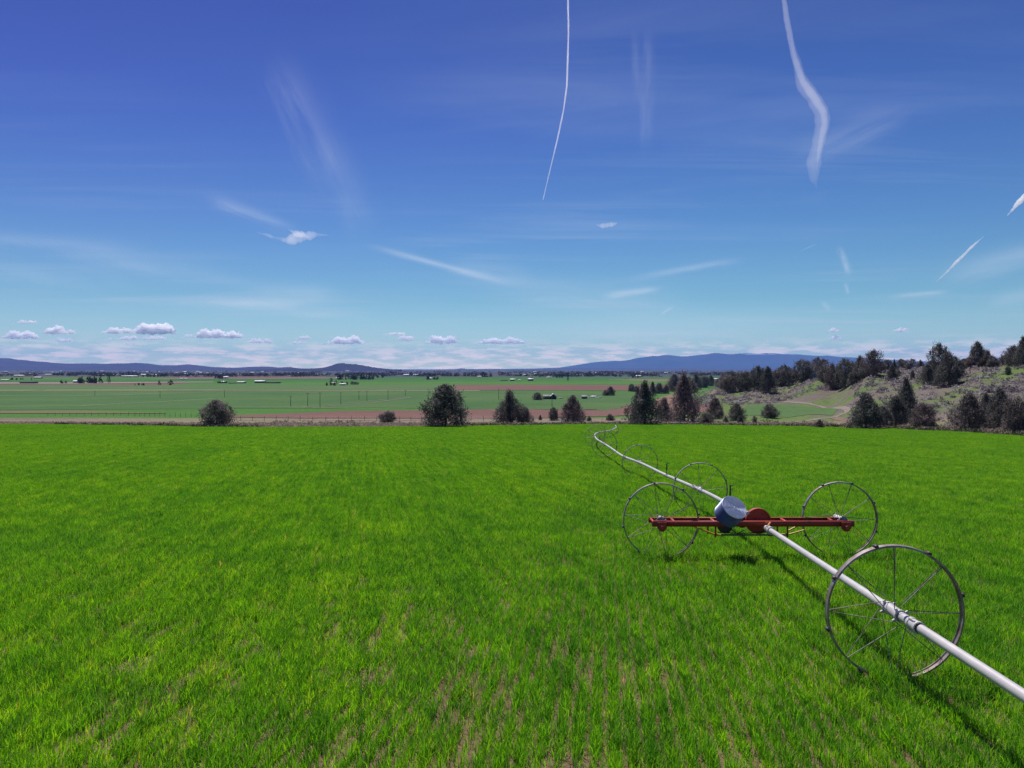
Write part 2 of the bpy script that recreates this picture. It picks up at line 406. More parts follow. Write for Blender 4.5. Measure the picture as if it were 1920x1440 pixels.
def track(name, pts, w, mat, off=.09, world=False):
    P = [ground(*q) for q in pts] if not world else [Vector((*q, 0)) for q in pts]
    d = np.concatenate([[0], np.cumsum([(P[i+1].xy-P[i].xy).length for i in range(len(P)-1)])])
    s = np.linspace(0, d[-1], max(12, int(d[-1]/4)))
    x = np.interp(s, d, [q.x for q in P]); y = np.interp(s, d, [q.y for q in P])
    for _ in range(2):
        x[1:-1] = (x[:-2]+x[1:-1]*2+x[2:])/4; y[1:-1] = (y[:-2]+y[1:-1]*2+y[2:])/4
    tx, ty = np.gradient(x), np.gradient(y); l = np.hypot(tx, ty); nx, ny = -ty/l, tx/l
    V = []; m = 4
    ww = w*(1+.12*np.sin(s*.21)+.08*np.sin(s*.7))
    for k in range(m):
        f = (k/(m-1)-.5)*ww; X = x+nx*f; Y = y+ny*f; V.append(np.stack([X, Y, H(X, Y)+off], -1))
    n = len(x); V = np.array(V).reshape(-1, 3); i, j = np.meshgrid(np.arange(m-1), np.arange(n-1), indexing='ij')
    Q = np.stack([i*n+j, (i+1)*n+j, (i+1)*n+j+1, i*n+j+1], -1).reshape(-1, 4)
    return tag(mkmesh(name, V, [Q], mat, smooth=True), kind='structure')
m_plough = field_mat('ploughed_soil', (.16, .086, .075), (.13, .075, .064), stripe=(.35, 20, .06))
m_green = field_mat('young_crop', (.050, .108, .036), (.078, .135, .046), stripe=(.12, 5, .05))
m_green2 = field_mat('pasture_grass', (.066, .125, .045), (.088, .140, .052))
m_dirt = field_mat('pale_dirt', (.23, .19, .17), (.19, .16, .14))
m_redsoil = field_mat('reddish_soil', (.20, .135, .105), (.16, .12, .085))
m_pale = field_mat('pale_strip', (.24, .30, .17), (.30, .34, .2))
patch('green_field', [(-300, 735), (300, 733), (900, 733), (1190, 737)], [(-300, 772), (300, 767), (700, 765), (1190, 761)], m_green, .10)
patch('green_field', [(-300, 722), (300, 722), (850, 721)], [(-300, 731), (300, 731.4), (850, 731.4)], m_green2, .10)
patch('ploughed_field', [(430, 779), (640, 771), (960, 767.5), (1200, 758), (1330, 756)], [(430, 783), (640, 785), (960, 785), (1200, 777), (1330, 772)], m_plough, .10, wig=.8)
patch('ploughed_field', [(860, 724), (1000, 722), (1290, 722)], [(850, 731.5), (1000, 732.2), (1290, 732.5)], m_plough, .15)
patch('ploughed_field', [(-60, 771), (150, 770.5), (310, 775)], [(-60, 775.5), (150, 776), (310, 776)], field_mat('thin_crop', (.15, .12, .07), (.10, .13, .045)), .2, wig=1)
patch('ploughed_field', [(-200, 717.0), (120, 717.0), (400, 715.8)], [(-200, 720), (120, 720), (400, 717.2)], m_dirt, .3)
patch('green_field', [(1400, 759), (1480, 757.5), (1575, 764)], [(1380, 781), (1480, 783), (1560, 779)], m_green2, .07, wig=.5)
patch('bare_slope', [(1232, 747), (1262, 738), (1292, 744)], [(1195, 776), (1262, 775), (1330, 768)], m_redsoil, .08, wig=.6)
track('dirt_road', [(1300, 756), (1390, 754.5), (1450, 753), (1520, 757), (1575, 764), (1592, 770), (1582, 777), (1555, 784), (1500, 791), (1440, 795.5), (1400, 797)], 1.4, m_dirt, .07)
track('dirt_road', [(1563, 783), (1585, 788), (1620, 798), (1700, 800), (1790, 799), (1850, 801)], 2.0, m_redsoil, .06)
track('dirt_road', [(440, 787.5), (700, 788.5), (960, 785), (1100, 782), (1195, 777)], 1.3, m_dirt, .22)
track('gravel_road', [(-100, 731.8), (400, 732), (900, 732.8)], 5, field_mat('gravel', (.42, .46, .26), (.5, .5, .3)), .3)
track('irrigation_ditch', [(545, 765.4), (600, 764), (680, 757), (770, 745.5)], 1.8, m_dirt, .25)
track('irrigation_ditch', [(568, 764), (640, 757.5), (700, 751.5), (770, 744.5)], 1.2, m_dirt, .25)
track('field_track', [(150, 761.2), (250, 756), (400, 748)], 1.8, m_pale, .25)
track('field_track', [(-60, 762.5), (60, 762.5), (150, 761.5)], 1.6, m_pale, .25)
track('field_track', [(0, 742.5), (200, 742), (300, 738), (400, 735)], 2.2, m_pale, .25)
track('field_track', [(-60, 734), (120, 731.2), (400, 731.5)], 3, m_pale, .35)
track('field_track', [(400, 763.5), (560, 764), (760, 767.5)], 1.5, m_pale, .25)

# ------------------------------------------------------------------ far hills and mountains
def ridge(name, prof, Yd, depth, mat, seed, rough=1.0, drop=-22.0):
    px = np.arange(prof[0][0], prof[-1][0]+.1, 3.0); py = np.interp(px, [a for a, b in prof], [b for a, b in prof])
    py = np.convolve(np.pad(py, 2, 'edge'), [.1, .2, .4, .2, .1], 'valid')
    X = (px-CX)/F*Yd; Zr = (HY-py)/F*Yd
    T = np.linspace(-1, 1, 46); V = []
    rr = np.random.default_rng(seed); ph = rr.uniform(0, 6.28, 12); fr = rr.uniform(1.5, 22, 12)/(X[-1]-X[0])*14
    for t in T:
        f = (1-abs(t))**1.15
        g = sum(np.sin(X*fr[k]+ph[k]+t*(3+k*.8)*(1 if k % 2 else -1))/(1+k*.5) for k in range(12))/3.2
        Z = drop+(Zr-drop)*np.clip(f*(1+rough*.42*g*abs(t)**.6*(1-abs(t))**.25), 0, 1.0)
        sc = 1+t*depth/Yd*.6
        V.append(np.stack([X*sc, np.full_like(X, Yd+t*depth)+g*depth*.05*(1-abs(t)), Z], -1))
    n = len(X); V = np.array(V).reshape(-1, 3); i, j = np.meshgrid(np.arange(len(T)-1), np.arange(n-1), indexing='ij')
    Q = np.stack([i*n+j, i*n+j+1, (i+1)*n+j+1, (i+1)*n+j], -1).reshape(-1, 4)
    return tag(mkmesh(name, V, [Q], mat, smooth=True), kind='structure')
def hill_mat(name, a, b, s, snow=None):
    M = Mat(name); c = M.mix(M.ramp(M.noise(s, 7, .65), [(.38, 0.0), (.62, 1.0)]), a, b)
    if snow:
        z = M.n('ShaderNodeSeparateXYZ'); M.t.links.new(M.pos(), z.inputs[0])
        f = M.math('MULTIPLY', M.ramp(M.math('DIVIDE', z.outputs[2], 700.0), [(snow[0], 0.0), (snow[1], 1.0)]), M.ramp(M.noise(.0016, 6, .6), [(.52, 0.0), (.58, 1.0)]))
        c = M.mix(f, c, (.75, .76, .8))
    M.bsdf(c, 1, 0, .02); return M.m
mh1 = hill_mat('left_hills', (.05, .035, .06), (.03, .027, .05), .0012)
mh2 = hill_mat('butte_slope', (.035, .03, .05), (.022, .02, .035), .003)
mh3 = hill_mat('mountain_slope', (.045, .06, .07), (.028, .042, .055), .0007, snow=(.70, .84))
ridge('hills', [(-700, 690), (-500, 676), (-300, 668), (-120, 667), (0, 671), (20, 672), (60, 676), (110, 681), (200, 681.5), (240, 681), (259, 679.5), (275, 681.5), (300, 684.5), (335, 684.5), (354, 682.5), (375, 686), (400, 688), (440, 689.5), (470, 687.5), (500, 687), (520, 689), (545, 687.8), (565, 690.5), (600, 692.5)], 15000, 3200, mh1, 1)
ridge('hills', [(480, 693), (545, 690), (560, 691), (590, 690.5), (608, 689), (622, 685), (634, 680.6), (640, 680), (650, 681.8), (665, 682.2), (682, 685), (700, 688.5), (725, 691.5), (750, 693)], 9500, 900, mh2, 2)
ridge('hills', [(820, 693), (856, 692), (866, 690), (874, 692), (960, 691.6), (1060, 690), (1200, 690.5), (1400, 691), (1600, 690), (1900, 691)], 21000, 1500, mh1, 3)
ridge('mountain', [(900, 693), (1000, 691), (1050, 689), (1068, 686.5), (1090, 682), (1120, 678.5), (1150, 676), (1166, 676.5), (1185, 673), (1210, 668.5), (1222, 666), (1232, 667.5), (1248, 664.2), (1262, 666), (1275, 668), (1300, 666), (1322, 664), (1342, 660.5), (1360, 662.5), (1400, 662), (1450, 661.5), (1468, 664), (1488, 662.5), (1512, 665), (1530, 667), (1550, 666), (1580, 669), (1640, 672), (1700, 676), (1760, 678), (1850, 672), (1950, 668), (2200, 680), (2500, 690)], 27000, 3600, mh3, 4, 1.0)

# ------------------------------------------------------------------ trees
def leafm(name, a, b, c, tr=.32):
    M = Mat(name); at_ = M.attr('tone', 'Fac'); oi = M.n('ShaderNodeObjectInfo').outputs['Random']
    cc = M.ramp(at_, [(0.0, a), (.55, b), (1.0, c)])
    cc = M.mix(1.0, cc, M.ramp(oi, [(0, (.8, .85, .85)), (.5, (1.0, 1.0, 1.0)), (1, (1.2, 1.0, 1.1))]), 'MULTIPLY')
    M.leafy(cc, tr, rough=.8); return M.m
m_jun = leafm('juniper_foliage', (.070, .074, .064), (.155, .150, .132), (.34, .30, .29))
m_bark = Mat('bark'); m_bark.bsdf(m_bark.mix(m_bark.noise(14, 5), (.10, .07, .06), (.20, .15, .13)), .95, 0, .1); m_bark = m_bark.m
m_farleaf = leafm('far_tree_foliage', (.020, .022, .024), (.030, .034, .030), (.055, .05, .045))
def crown_mesh(seed, shape, nclump, nleaf, size):
    """unit tree: height 1, half-width .5 (scaled later); leaf clumps spread through the crown"""
    r = np.random.default_rng(seed); V = []; tone = []
    prof = {'cone': lambda h: np.interp(h, [0, .06, .2, .45, .7, .88, 1], [.7, .98, 1, .86, .58, .30, .08]),
            'spire': lambda h: np.interp(h, [0, .06, .25, .5, .65, .82, 1], [.75, 1, .95, .72, .42, .20, .05]),
            'round': lambda h: np.interp(h, [0, .12, .4, .7, .9, 1], [.6, .92, 1, .85, .5, .15]),
            'open': lambda h: np.interp(h, [0, .2, .3, .5, .72, .9, 1], [.55, .75, .9, 1, .9, .6, .15]),
            'narrow': lambda h: np.interp(h, [0, .1, .5, .85, 1], [.5, .9, 1, .7, .1])}[shape]
    wob = r.uniform(0, 6.28, 6)
    def edge(h, a): return .5*prof(h)*(1+.20*np.sin(2*a+wob[0]+h*5)+.14*np.sin(3*a+wob[1]-h*9)+.10*np.sin(5*a+wob[2]+h*16))
    for i in range(nclump):
        h = r.beta(1.15, 1.35) if shape != 'open' else r.beta(1.35, 1.25); a = r.uniform(0, 2*np.pi); q = r.uniform(0, 1)**.42
        e = edge(h, a)*q; ce = np.array([e*np.cos(a), e*np.sin(a), .02+h*.96])
        cs = r.uniform(.028, .075)*(1.25-.6*h); t0 = r.uniform(0, 1)**1.5
        n = int(nleaf*r.uniform(.6, 1.4))
        P = ce+r.normal(0, 1, (n, 3))*cs*np.array([1, 1, 1.25])
        P[:, 2] = np.maximum(P[:, 2], .006)
        d = r.normal(0, 1, (n, 3))+np.array([np.cos(a)*.5, np.sin(a)*.5, .9]); d /= np.linalg.norm(d, axis=1)[:, None]
        s = np.cross(d, r.normal(0, 1, (n, 3))); s /= np.linalg.norm(s, axis=1)[:, None]
        l = size*r.uniform(.6, 1.5, (n, 1)); w = l*r.uniform(.35, .6, (n, 1))
        V.append(np.stack([P-s*w*.5, P+s*w*.5, P+d*l+s*w*.2, P+d*l-s*w*.2], 1))
        tone.append(np.repeat(np.clip(t0+r.normal(0, .12, n), 0, 1), 4))
    V = np.concatenate(V); k = len(V)
    return V.reshape(-1, 3), np.arange(k*4).reshape(-1, 4), np.concatenate(tone)
def trunk_mb(seed, n=9):
    r = random.Random(seed); mb = MB()
    P = [(0, 0, -.03), (.01, .0, .15), (-.01, .01, .4), (.008, -.01, .7), (0, 0, .93)]
    mb.tube(P, [.035, .026, .018, .010, .003], 7)
    for i in range(n):
        h = r.uniform(.1, .75); a = r.uniform(0, 6.28); l = .38*(1-h*.75)
        mb.tube([(0, 0, h), (math.cos(a)*l*.5, math.sin(a)*l*.5, h+.05), (math.cos(a)*l, math.sin(a)*l, h+.14)], [.011, .008, .003], 5)
    return mb
PROTO = {}
def proto(kind, shape, seed, nc, nl, size, mat):
    V, Q, t = crown_mesh(seed, shape, nc, nl, size)
    o = mkmesh('crown', V, [Q], mat, attrs={'tone': t}); b = trunk_mb(seed).build('trunk', m_bark, None)
    PROTO[kind] = (o.data, b.data); bpy.data.objects.remove(o); bpy.data.objects.remove(b)
for k in range(3):
    proto('cone%d' % k, 'cone', 10+k, 330, 34, .036, m_jun)
    proto('spire%d' % k, 'spire', 20+k, 320, 32, .034, m_jun)
    proto('round%d' % k, 'round', 30+k, 320, 34, .038, m_jun)
    proto('open%d' % k, 'open', 40+k, 250, 32, .038, m_jun)
proto('far0', 'round', 50, 40, 12, .13, m_farleaf); proto('far1', 'cone', 51, 40, 12, .12, m_farleaf); proto('far2', 'narrow', 52, 36, 12, .10, m_farleaf)
def tree(name, px, base, top, w, kind, label, group, cat='tree', lean=0, bury=.0):
    g = ground(px, base); h = (base-top)/F*g.y; ww = w/F*g.y
    t = empty(name, (g.x, g.y, g.z-.04-bury)); tag(t, label, cat, group)
    cm, tm = PROTO[kind]
    for nm, me in (('crown', cm), ('trunk', tm)):
        o = bpy.data.objects.new(nm, me); C.objects.link(o); o.parent = t
        o.scale = (ww*1.08, ww*1.08, h) if nm == 'crown' else ((ww+h)*.42, (ww+h)*.42, h)
        o.rotation_euler = (0, R(lean), random.uniform(0, 6.28) if nm == 'crown' else 0)
    return t
FT = 'junipers along the far edge of the wheat field'
for a in [
 ('juniper_tree', 406, 800, 751, 50, 'round0', 'lone rounded mauve-grey juniper at the wheat edge, farthest left of the edge trees'),
 ('bush', 727, 795, 771, 27, 'round1', 'small dark round bush between the far left juniper and the biggest broad one'),
 ('juniper_tree', 835, 801, 722, 82, 'cone0', 'biggest broad conical juniper standing alone at the wheat edge near the middle'),
 ('juniper_tree', 956, 796, 734, 46, 'cone1', 'tall conical juniper with a smaller grey one against its right side'),
 ('juniper_tree', 983, 796, 763, 26, 'round2', 'small greyish juniper tucked against the right side of a taller conical one'),
 ('bush', 1038, 789, 764, 17, 'round0', 'slim rounded bush just left of the dark pointed juniper near the pipe end'),
 ('juniper_tree', 1074, 795, 743, 43, 'cone2', 'dark pointed juniper left of the far end of the sprinkler pipe'),
 ('bush', 1013, 788, 778, 6, 'cone0', 'tiny pointed dark bush on the verge right of the conical juniper pair'),
 ('bush', 1105, 790, 780, 8, 'cone1', 'tiny bush on the verge right of the dark pointed juniper'),
 ('bush', 1144, 789, 776, 13, 'round1', 'low grey bush on the verge above the far end of the sprinkler pipe'),
 ('juniper_tree', 1209, 797, 717, 60, 'spire0', 'tall ragged spiky juniper on the left of the dense clump at the pipe end'),
 ('juniper_tree', 1196, 794, 726, 26, 'spire1', 'narrow side spire juniper hugging the left of the ragged spiky one'),
 ('juniper_tree', 1245, 791, 747, 30, 'cone1', 'shorter greyish juniper between the two tall spiky ones of the dense clump'),
 ('juniper_tree', 1283, 794, 701, 54, 'spire2', 'tallest spiky juniper, on the right of the dense clump at the pipe end'),
 ('bush', 1324, 796, 774, 26, 'round2', 'low mauve bush at the foot of the tallest spiky juniper'),
 ('juniper_tree', 1341, 786, 746, 32, 'cone0', 'grey-green juniper standing alone right of the tallest spiky one'),
 ('juniper_tree', 1381, 789, 757, 31, 'cone2', 'two-tipped small juniper below the white pipe stack'),
 ('bush', 1361, 793, 781, 10, 'cone1', 'tiny pointed bush at the wheat edge left of the two-tipped small juniper'),
 ('bush', 1388, 796, 779, 12, 'cone0', 'small dark bush at the foot of the two-tipped small juniper'),
 ('juniper_tree', 1443, 784, 757, 26, 'round1', 'small neat egg-shaped juniper alone in front of the roadside green field'),
 ('bush', 1415, 796, 780, 8, 'open0', 'thin half-bare shrub between the two-tipped and the egg-shaped junipers'),
 ('bush', 1537, 803, 787, 16, 'cone2', 'small dark pointed bush at the wheat edge below the road bend'),
 ('juniper_tree', 1625, 805, 739, 56, 'cone1', 'broad dark juniper at the left of the roadside clump below the hill'),
 ('juniper_tree', 1656, 803, 762, 34, 'round0', 'low filled-out juniper between the broad dark one and the middle of the roadside clump'),
 ('juniper_tree', 1680, 801, 744, 42, 'cone2', 'mid-height grey juniper in the middle of the roadside clump'),
 ('juniper_tree', 1699, 796, 710, 46, 'spire1', 'tallest thin-topped juniper of the roadside clump below the hill'),
 ('juniper_tree', 1732, 803, 756, 44, 'round2', 'wide low juniper at the right end of the roadside clump'),
 ('juniper_tree', 1817, 808, 738, 58, 'cone0', 'large dark juniper at the left of the far right clump on the wheat edge'),
 ('juniper_tree', 1848, 800, 738, 28, 'cone1', 'narrow juniper behind the large dark one of the far right clump'),
 ('juniper_tree', 1874, 806, 731, 46, 'cone2', 'ragged tall juniper in the middle of the far right clump'),
 ('juniper_tree', 1908, 814, 745, 50, 'round1', 'broad juniper at the right frame edge, nearest of the far right clump'),
 ]:
    tree(*a[:7] if False else a[:6], a[6], FT)
HT = 'junipers scattered over the hillside and along its skyline'
hill = [
 (1265, 734, 702, 30, 'cone0', 'juniper on the low left end of the hill behind the tallest spiky edge tree'),
 (1290, 738, 708, 30, 'round0', 'dark juniper right behind the tallest spiky edge tree on the hill nose'),
 (1305, 730, 700, 20, 'cone1', 'narrow juniper on the hill nose, left of two small ones'),
 (1319, 727, 704, 20, 'round1', 'small round juniper on the hill nose beside an even smaller pointed one'),
 (1333, 724, 704, 14, 'cone2', 'smallest pointed juniper on the lower skyline of the hill nose'),
 (1348, 727, 710, 14, 'round2', 'low juniper filling the dip left of the first broad hill tree'),
 (1369, 736, 697, 32, 'open0', 'first broad dark juniper above the green bank, left of the hill row'),
 (1397, 733, 697, 28, 'open1', 'second juniper of the hill row above the green bank'),
 (1421, 731, 688, 27, 'open2', 'third and taller juniper of the hill row above the green bank'),
 (1440, 737, 688, 28, 'cone0', 'dark full juniper reaching lowest down the slope in the hill row'),
 (1469, 723, 685, 30, 'open0', 'flat-topped juniper midway along the hill row'),
 (1488, 718, 693, 20, 'round0', 'shorter juniper between the flat-topped and the broad open ones of the hill row'),
 (1506, 716, 675, 37, 'open1', 'broad open-crowned juniper standing over the mountain ridge line'),
 (1533, 710, 672, 25, 'open2', 'upright open juniper just right of the broad open-crowned one'),
 (1543, 713, 674, 27, 'open0', 'leafy juniper overlapping the right side of the upright open one'),
 (1560, 730, 682, 25, 'cone1', 'dark juniper lower on the slope, left of a pair in the scrub'),
 (1585, 727, 675, 38, 'open2', 'wide reddish-dark juniper low on the slope in the middle of the hill'),
 (1602, 722, 697, 24, 'round1', 'low juniper at the right foot of the wide reddish one'),
 (1612, 712, 668, 24, 'cone2', 'slim pointed juniper left of the tall lollipop-crowned one'),
 (1638, 705, 657, 34, 'open1', 'tall lollipop-crowned juniper on the hill skyline past the mountain end'),
 (1664, 693, 673, 18, 'round2', 'small round skyline juniper right of the lollipop-crowned one'),
 (1673, 712, 684, 18, 'cone0', 'small reddish juniper below the skyline right of the lollipop-crowned one'),
 (1677, 692, 671, 8, 'spire0', 'very thin skyline juniper between two small round ones'),
 (1690, 692, 671, 19, 'round0', 'round skyline juniper in the middle of the small skyline row'),
 (1708, 692, 671, 21, 'open0', 'wider skyline juniper toward the right of the small skyline row'),
 (1726, 690, 673, 13, 'cone1', 'last small pointed juniper of the small skyline row'),
 (1711, 712, 694, 9, 'cone2', 'tiny dark cone juniper alone in the scrub below the small skyline row'),
 (1685, 706, 694, 8, 'round1', 'tiny round juniper alone in the scrub below the small skyline row'),
 (1760, 714, 646, 34, 'open2', 'tallest bushy juniper of the upper hillside cluster'),
 (1778, 723, 661, 42, 'cone1', 'widest dark juniper in front of the upper hillside cluster'),
 (1740, 720, 683, 30, 'cone0', 'low juniper at the left of the upper hillside cluster'),
 (1796, 706, 676, 24, 'round2', 'low juniper at the right of the upper hillside cluster'),
 (1808, 692, 672, 20, 'round0', 'small skyline juniper in the gap between the two high hillside clusters'),
 (1833, 687, 641, 30, 'cone2', 'tall pointed skyline juniper right of the gap'),
 (1851, 687, 657, 26, 'cone1', 'shorter skyline juniper leaning on the tall pointed one'),
 (1878, 684, 669, 10, 'cone0', 'little lone skyline juniper left of the last tall ones'),
 (1901, 685, 648, 29, 'open1', 'wide skyline juniper next to the tallest at the right edge'),
 (1919, 686, 632, 34, 'spire1', 'tallest skyline juniper cut by the right frame edge'),
 (1890, 702, 686, 10, 'round1', 'tiny juniper bush on the slope below the last skyline trees'),
]
hill += [
 (1277, 730, 706, 22, 'round1', 'low dark juniper between the first two of the hill nose'),
 (1357, 730, 704, 22, 'open2', 'juniper closing the gap just left of the first broad hill tree'),
 (1384, 728, 700, 24, 'cone1', 'juniper between the first and second trees of the hill row'),
 (1409, 727, 698, 22, 'round0', 'low juniper between the second and third trees of the hill row'),
 (1431, 724, 694, 20, 'open1', 'juniper half hidden between the third tree and the dark full one'),
 (1455, 722, 694, 22, 'cone2', 'low juniper between the dark full one and the flat-topped one'),
 (1478, 716, 690, 20, 'open2', 'juniper just right behind the flat-topped one'),
 (1521, 712, 684, 24, 'round2', 'low juniper between the broad open-crowned one and the upright open one'),
 (1551, 716, 686, 22, 'round1', 'shaded juniper between the leafy one and the dark lower one'),
 (1572, 718, 688, 24, 'open0', 'juniper between the dark lower one and the wide reddish one'),
 (1598, 708, 680, 20, 'cone0', 'juniper just behind the right shoulder of the wide reddish one'),
 (1625, 706, 682, 24, 'round0', 'low juniper in front of the lollipop-crowned one'),
 (1652, 698, 678, 18, 'open2', 'small juniper just right of the lollipop-crowned trunk'),
 (1748, 700, 676, 24, 'open0', 'juniper behind the left side of the tallest bushy one'),
 (1788, 700, 668, 24, 'open1', 'juniper behind the right side of the widest dark one'),
 (1820, 690, 668, 20, 'round1', 'low juniper touching the left of the tall pointed skyline one'),
 (1862, 688, 668, 20, 'round0', 'low juniper at the right foot of the shorter leaning skyline one'),
 (1888, 684, 664, 22, 'open2', 'low skyline juniper at the left foot of the last tall ones'),
]
for a in hill: tree('juniper_tree', *a[:5], a[5], HT, bury=.1)
# small bushes at the field edge
VB = 'small trees in the valley below the verge'
for a in [
 ('tree', 1145, 742, 725, 16, 'cone0', 'dark pointed valley tree at the right end of the green valley field'),
 ('tree', 1136, 742, 731, 11, 'round1', 'small round tree touching the pointed one at the end of the valley field'),
 ('tree', 1008, 750, 736, 17, 'round2', 'rounded pinkish tree at the left side of the farmhouse'),
 ('tree', 1184, 734, 720, 12, 'round0', 'faint grey tree at the right end of the far ploughed strip'),
 ('tree', 1193, 735, 724, 10, 'cone1', 'pointed tree beside the faint grey one at the far ploughed strip'),
 ('tree', 1236, 738, 718, 16, 'round1', 'leafy tree on the flat just left of the hill nose'),
 ('tree', 1249, 738, 722, 12, 'cone2', 'pointed tree on the flat touching the hill nose'),
 ('tree', 1224, 742, 716, 12, 'cone0', 'slim tree behind the spiky juniper of the dense clump'),
 ]: tree(*a[:6], a[6], VB)

# far valley trees: clumps and poplars, each a thing
FG = 'distant trees of the valley farms'
fl = 'dark speck of a tree among the distant farmsteads on the valley floor'
rt = random.Random(5)
def where(x):
    for lim, t in ((60, 'at the left frame edge'), (130, 'above the long dark shed at far left'), (195, 'near the white gabled house at left'), (245, 'behind the lone tall poplar at left'), (320, 'around the large bright roof at left'),
                   (400, 'under the second low bump of the left hills'), (470, 'by the row of dark barns'), (560, 'between the barn row and the butte'), (640, 'left under the butte'), (720, 'right under the butte'), (800, 'on the flat right of the butte'),
                   (880, 'above the biggest broad juniper'), (960, 'around the white house right of the middle'), (1040, 'behind the farmhouse'), (1110, 'around the very narrow poplar'), (1180, 'left of the hill nose'), (9999, 'under the right mountain')):
        if x < lim: return t
def fartree(px, base, h, w, kind=None, label=fl):
    kind = kind or rt.choice(['far0', 'far0', 'far1'])
    g = Vector((0, 0, 0)); Y = F*22/(base-HY); x = (px-CX)/F*Y
    t = empty('distant_tree', (x, Y, -22.1)); tag(t, label, 'tree', FG)
    o = bpy.data.objects.new('crown', PROTO[kind][0]); C.objects.link(o); o.parent = t
    o.scale = (w/F*Y, w/F*Y, h/F*Y); o.rotation_euler = (0, 0, rt.uniform(0, 6.28))
def farcl(x0, x1, b, hmin, hmax, n, kinds=None):
    lab = 'dark tree %s %s' % ('in the far haze' if b < 704 else 'in a clump', where((x0+x1)/2))
    for i in range(n):
        h = rt.uniform(hmin, hmax); fartree(rt.uniform(x0, x1), b+rt.uniform(-.4, .5), h, h*rt.uniform(.5, 1.0), rt.choice(kinds) if kinds else None, lab)
fartree(204, 718, 17, 6.5, 'far2', 'single tall dark poplar standing alone right of the left farm grove')
fartree(177, 719, 15, 4.5, 'far2', 'slim poplar rising from the right half of the left farm grove')
fartree(154, 718, 14, 4, 'far2', 'slim poplar at the left end of the left farm grove')
fartree(1065, 714.5, 17, 4, 'far2', 'very narrow tall dark poplar alone on the valley floor left of the mountain')
fartree(299, 722, 9, 6, 'far1', 'dark pointed tree alone beside the pale strip right of the left farm grove')
fartree(320, 722, 10, 9, 'far0', 'bare-looking round tree right of the lone dark pointed one')
farcl(146, 168, 718.5, 7, 11, 6); farcl(164, 190, 718.5, 8, 13, 8); farcl(113, 124, 719, 4, 6, 3); farcl(252, 270, 722.5, 3, 5, 6)
farcl(404, 416, 710, 5, 8, 5); farcl(400, 426, 718.5, 3, 5, 6); farcl(608, 630, 723, 4, 7, 5); fartree(621, 722, 15, 6, 'far2', 'dark pointed tree at the left of the middle farm grove')
farcl(630, 672, 721, 4, 8, 10); farcl(632, 700, 711.5, 6, 10, 24, ['far1', 'far2', 'far0']); farcl(700, 720, 708, 3, 5, 8)
farcl(800, 803, 712, 7, 8, 2); farcl(812, 824, 711.5, 4, 6, 5); farcl(860, 900, 703, 3, 5, 8); farcl(905, 923, 706.5, 6, 10, 9); farcl(935, 955, 702, 3, 5, 8)
farcl(990, 998, 713, 4, 7, 3); farcl(1010, 1014, 707, 4, 5, 2); farcl(1044, 1056, 708, 4, 6, 5); farcl(1090, 1150, 700.5, 2, 3.5, 14); farcl(1150, 1165, 706, 3, 4.5, 5)
farcl(1185, 1200, 708, 3, 5, 6); farcl(0, 30, 705, 2, 4, 8); farcl(20, 60, 712, 3, 5, 8); farcl(90, 135, 704, 2.5, 6, 12); farcl(140, 240, 703, 2, 4, 18)
farcl(250, 310, 706.5, 3, 6, 16); farcl(310, 400, 703, 2, 4, 16); farcl(400, 560, 700.5, 1.5, 3, 18); farcl(540, 620, 702, 2, 4, 14); farcl(720, 860, 700, 1.5, 3.2, 18)
farcl(950, 1060, 699.5, 1.5, 3, 14); farcl(1200, 1330, 700, 1.5, 3, 18)

# far tree belts that read as one dark mottled mass
rb = np.random.default_rng(55); Pb = []
for _ in range(420):
    Y = F*22/rb.uniform(2.6, 14.5); px = rb.uniform(-250, 1420); n = rb.integers(3, 16); ln_ = rb.uniform(6, 60)/F*Y
    x = (px-CX)/F*Y+rb.uniform(-.5, .5, n)*ln_; y = Y+rb.uniform(-20, 20, n); Pb.append(np.stack([x, y, np.full(n, -22.0)], -1))
Pb = np.concatenate(Pb); hb_ = rb.uniform(4, 9, len(Pb))[:, None]; WOOD = (Pb, np.concatenate([hb_*.8, hb_*.5, hb_*.9], 1))
# ------------------------------------------------------------------ sagebrush and verge growth (uncountable)
def clumps(name, P, sizes, mat, label, cat, nleaf, leaf, seed, tones=None, up=.6):
    r = np.random.default_rng(seed); n = len(P); m = nleaf
    d = r.normal(0, 1, (n, m, 3)); d[..., 2] = np.abs(d[..., 2])*up+.15; d /= np.linalg.norm(d, axis=-1, keepdims=True)
    q = r.uniform(.15, 1, (n, m, 1))**.6; s3 = sizes[:, None, :]
    O = P[:, None, :]+d*q*s3
    dd = d+r.normal(0, .5, (n, m, 3)); dd /= np.linalg.norm(dd, axis=-1, keepdims=True)
    sd_ = np.cross(dd, r.normal(0, 1, (n, m, 3))); sd_ /= np.linalg.norm(sd_, axis=-1, keepdims=True)
    l = leaf*sizes[:, None, :1]*r.uniform(.7, 1.4, (n, m, 1)); w = l*.5
    V = np.stack([O-sd_*w*.5, O+sd_*w*.5, O+dd*l+sd_*w*.25, O+dd*l-sd_*w*.25], 2).reshape(-1, 3)
    t = (r.uniform(0, 1, n) if tones is None else tones)[:, None]+r.normal(0, .12, (n, m)); t = np.repeat(np.clip(t, 0, 1).ravel(), 4)
    o = mkmesh(name, V, [np.arange(len(V)).reshape(-1, 4)], mat, attrs={'tone': t}); tag(o, label, cat, kind='stuff'); return o
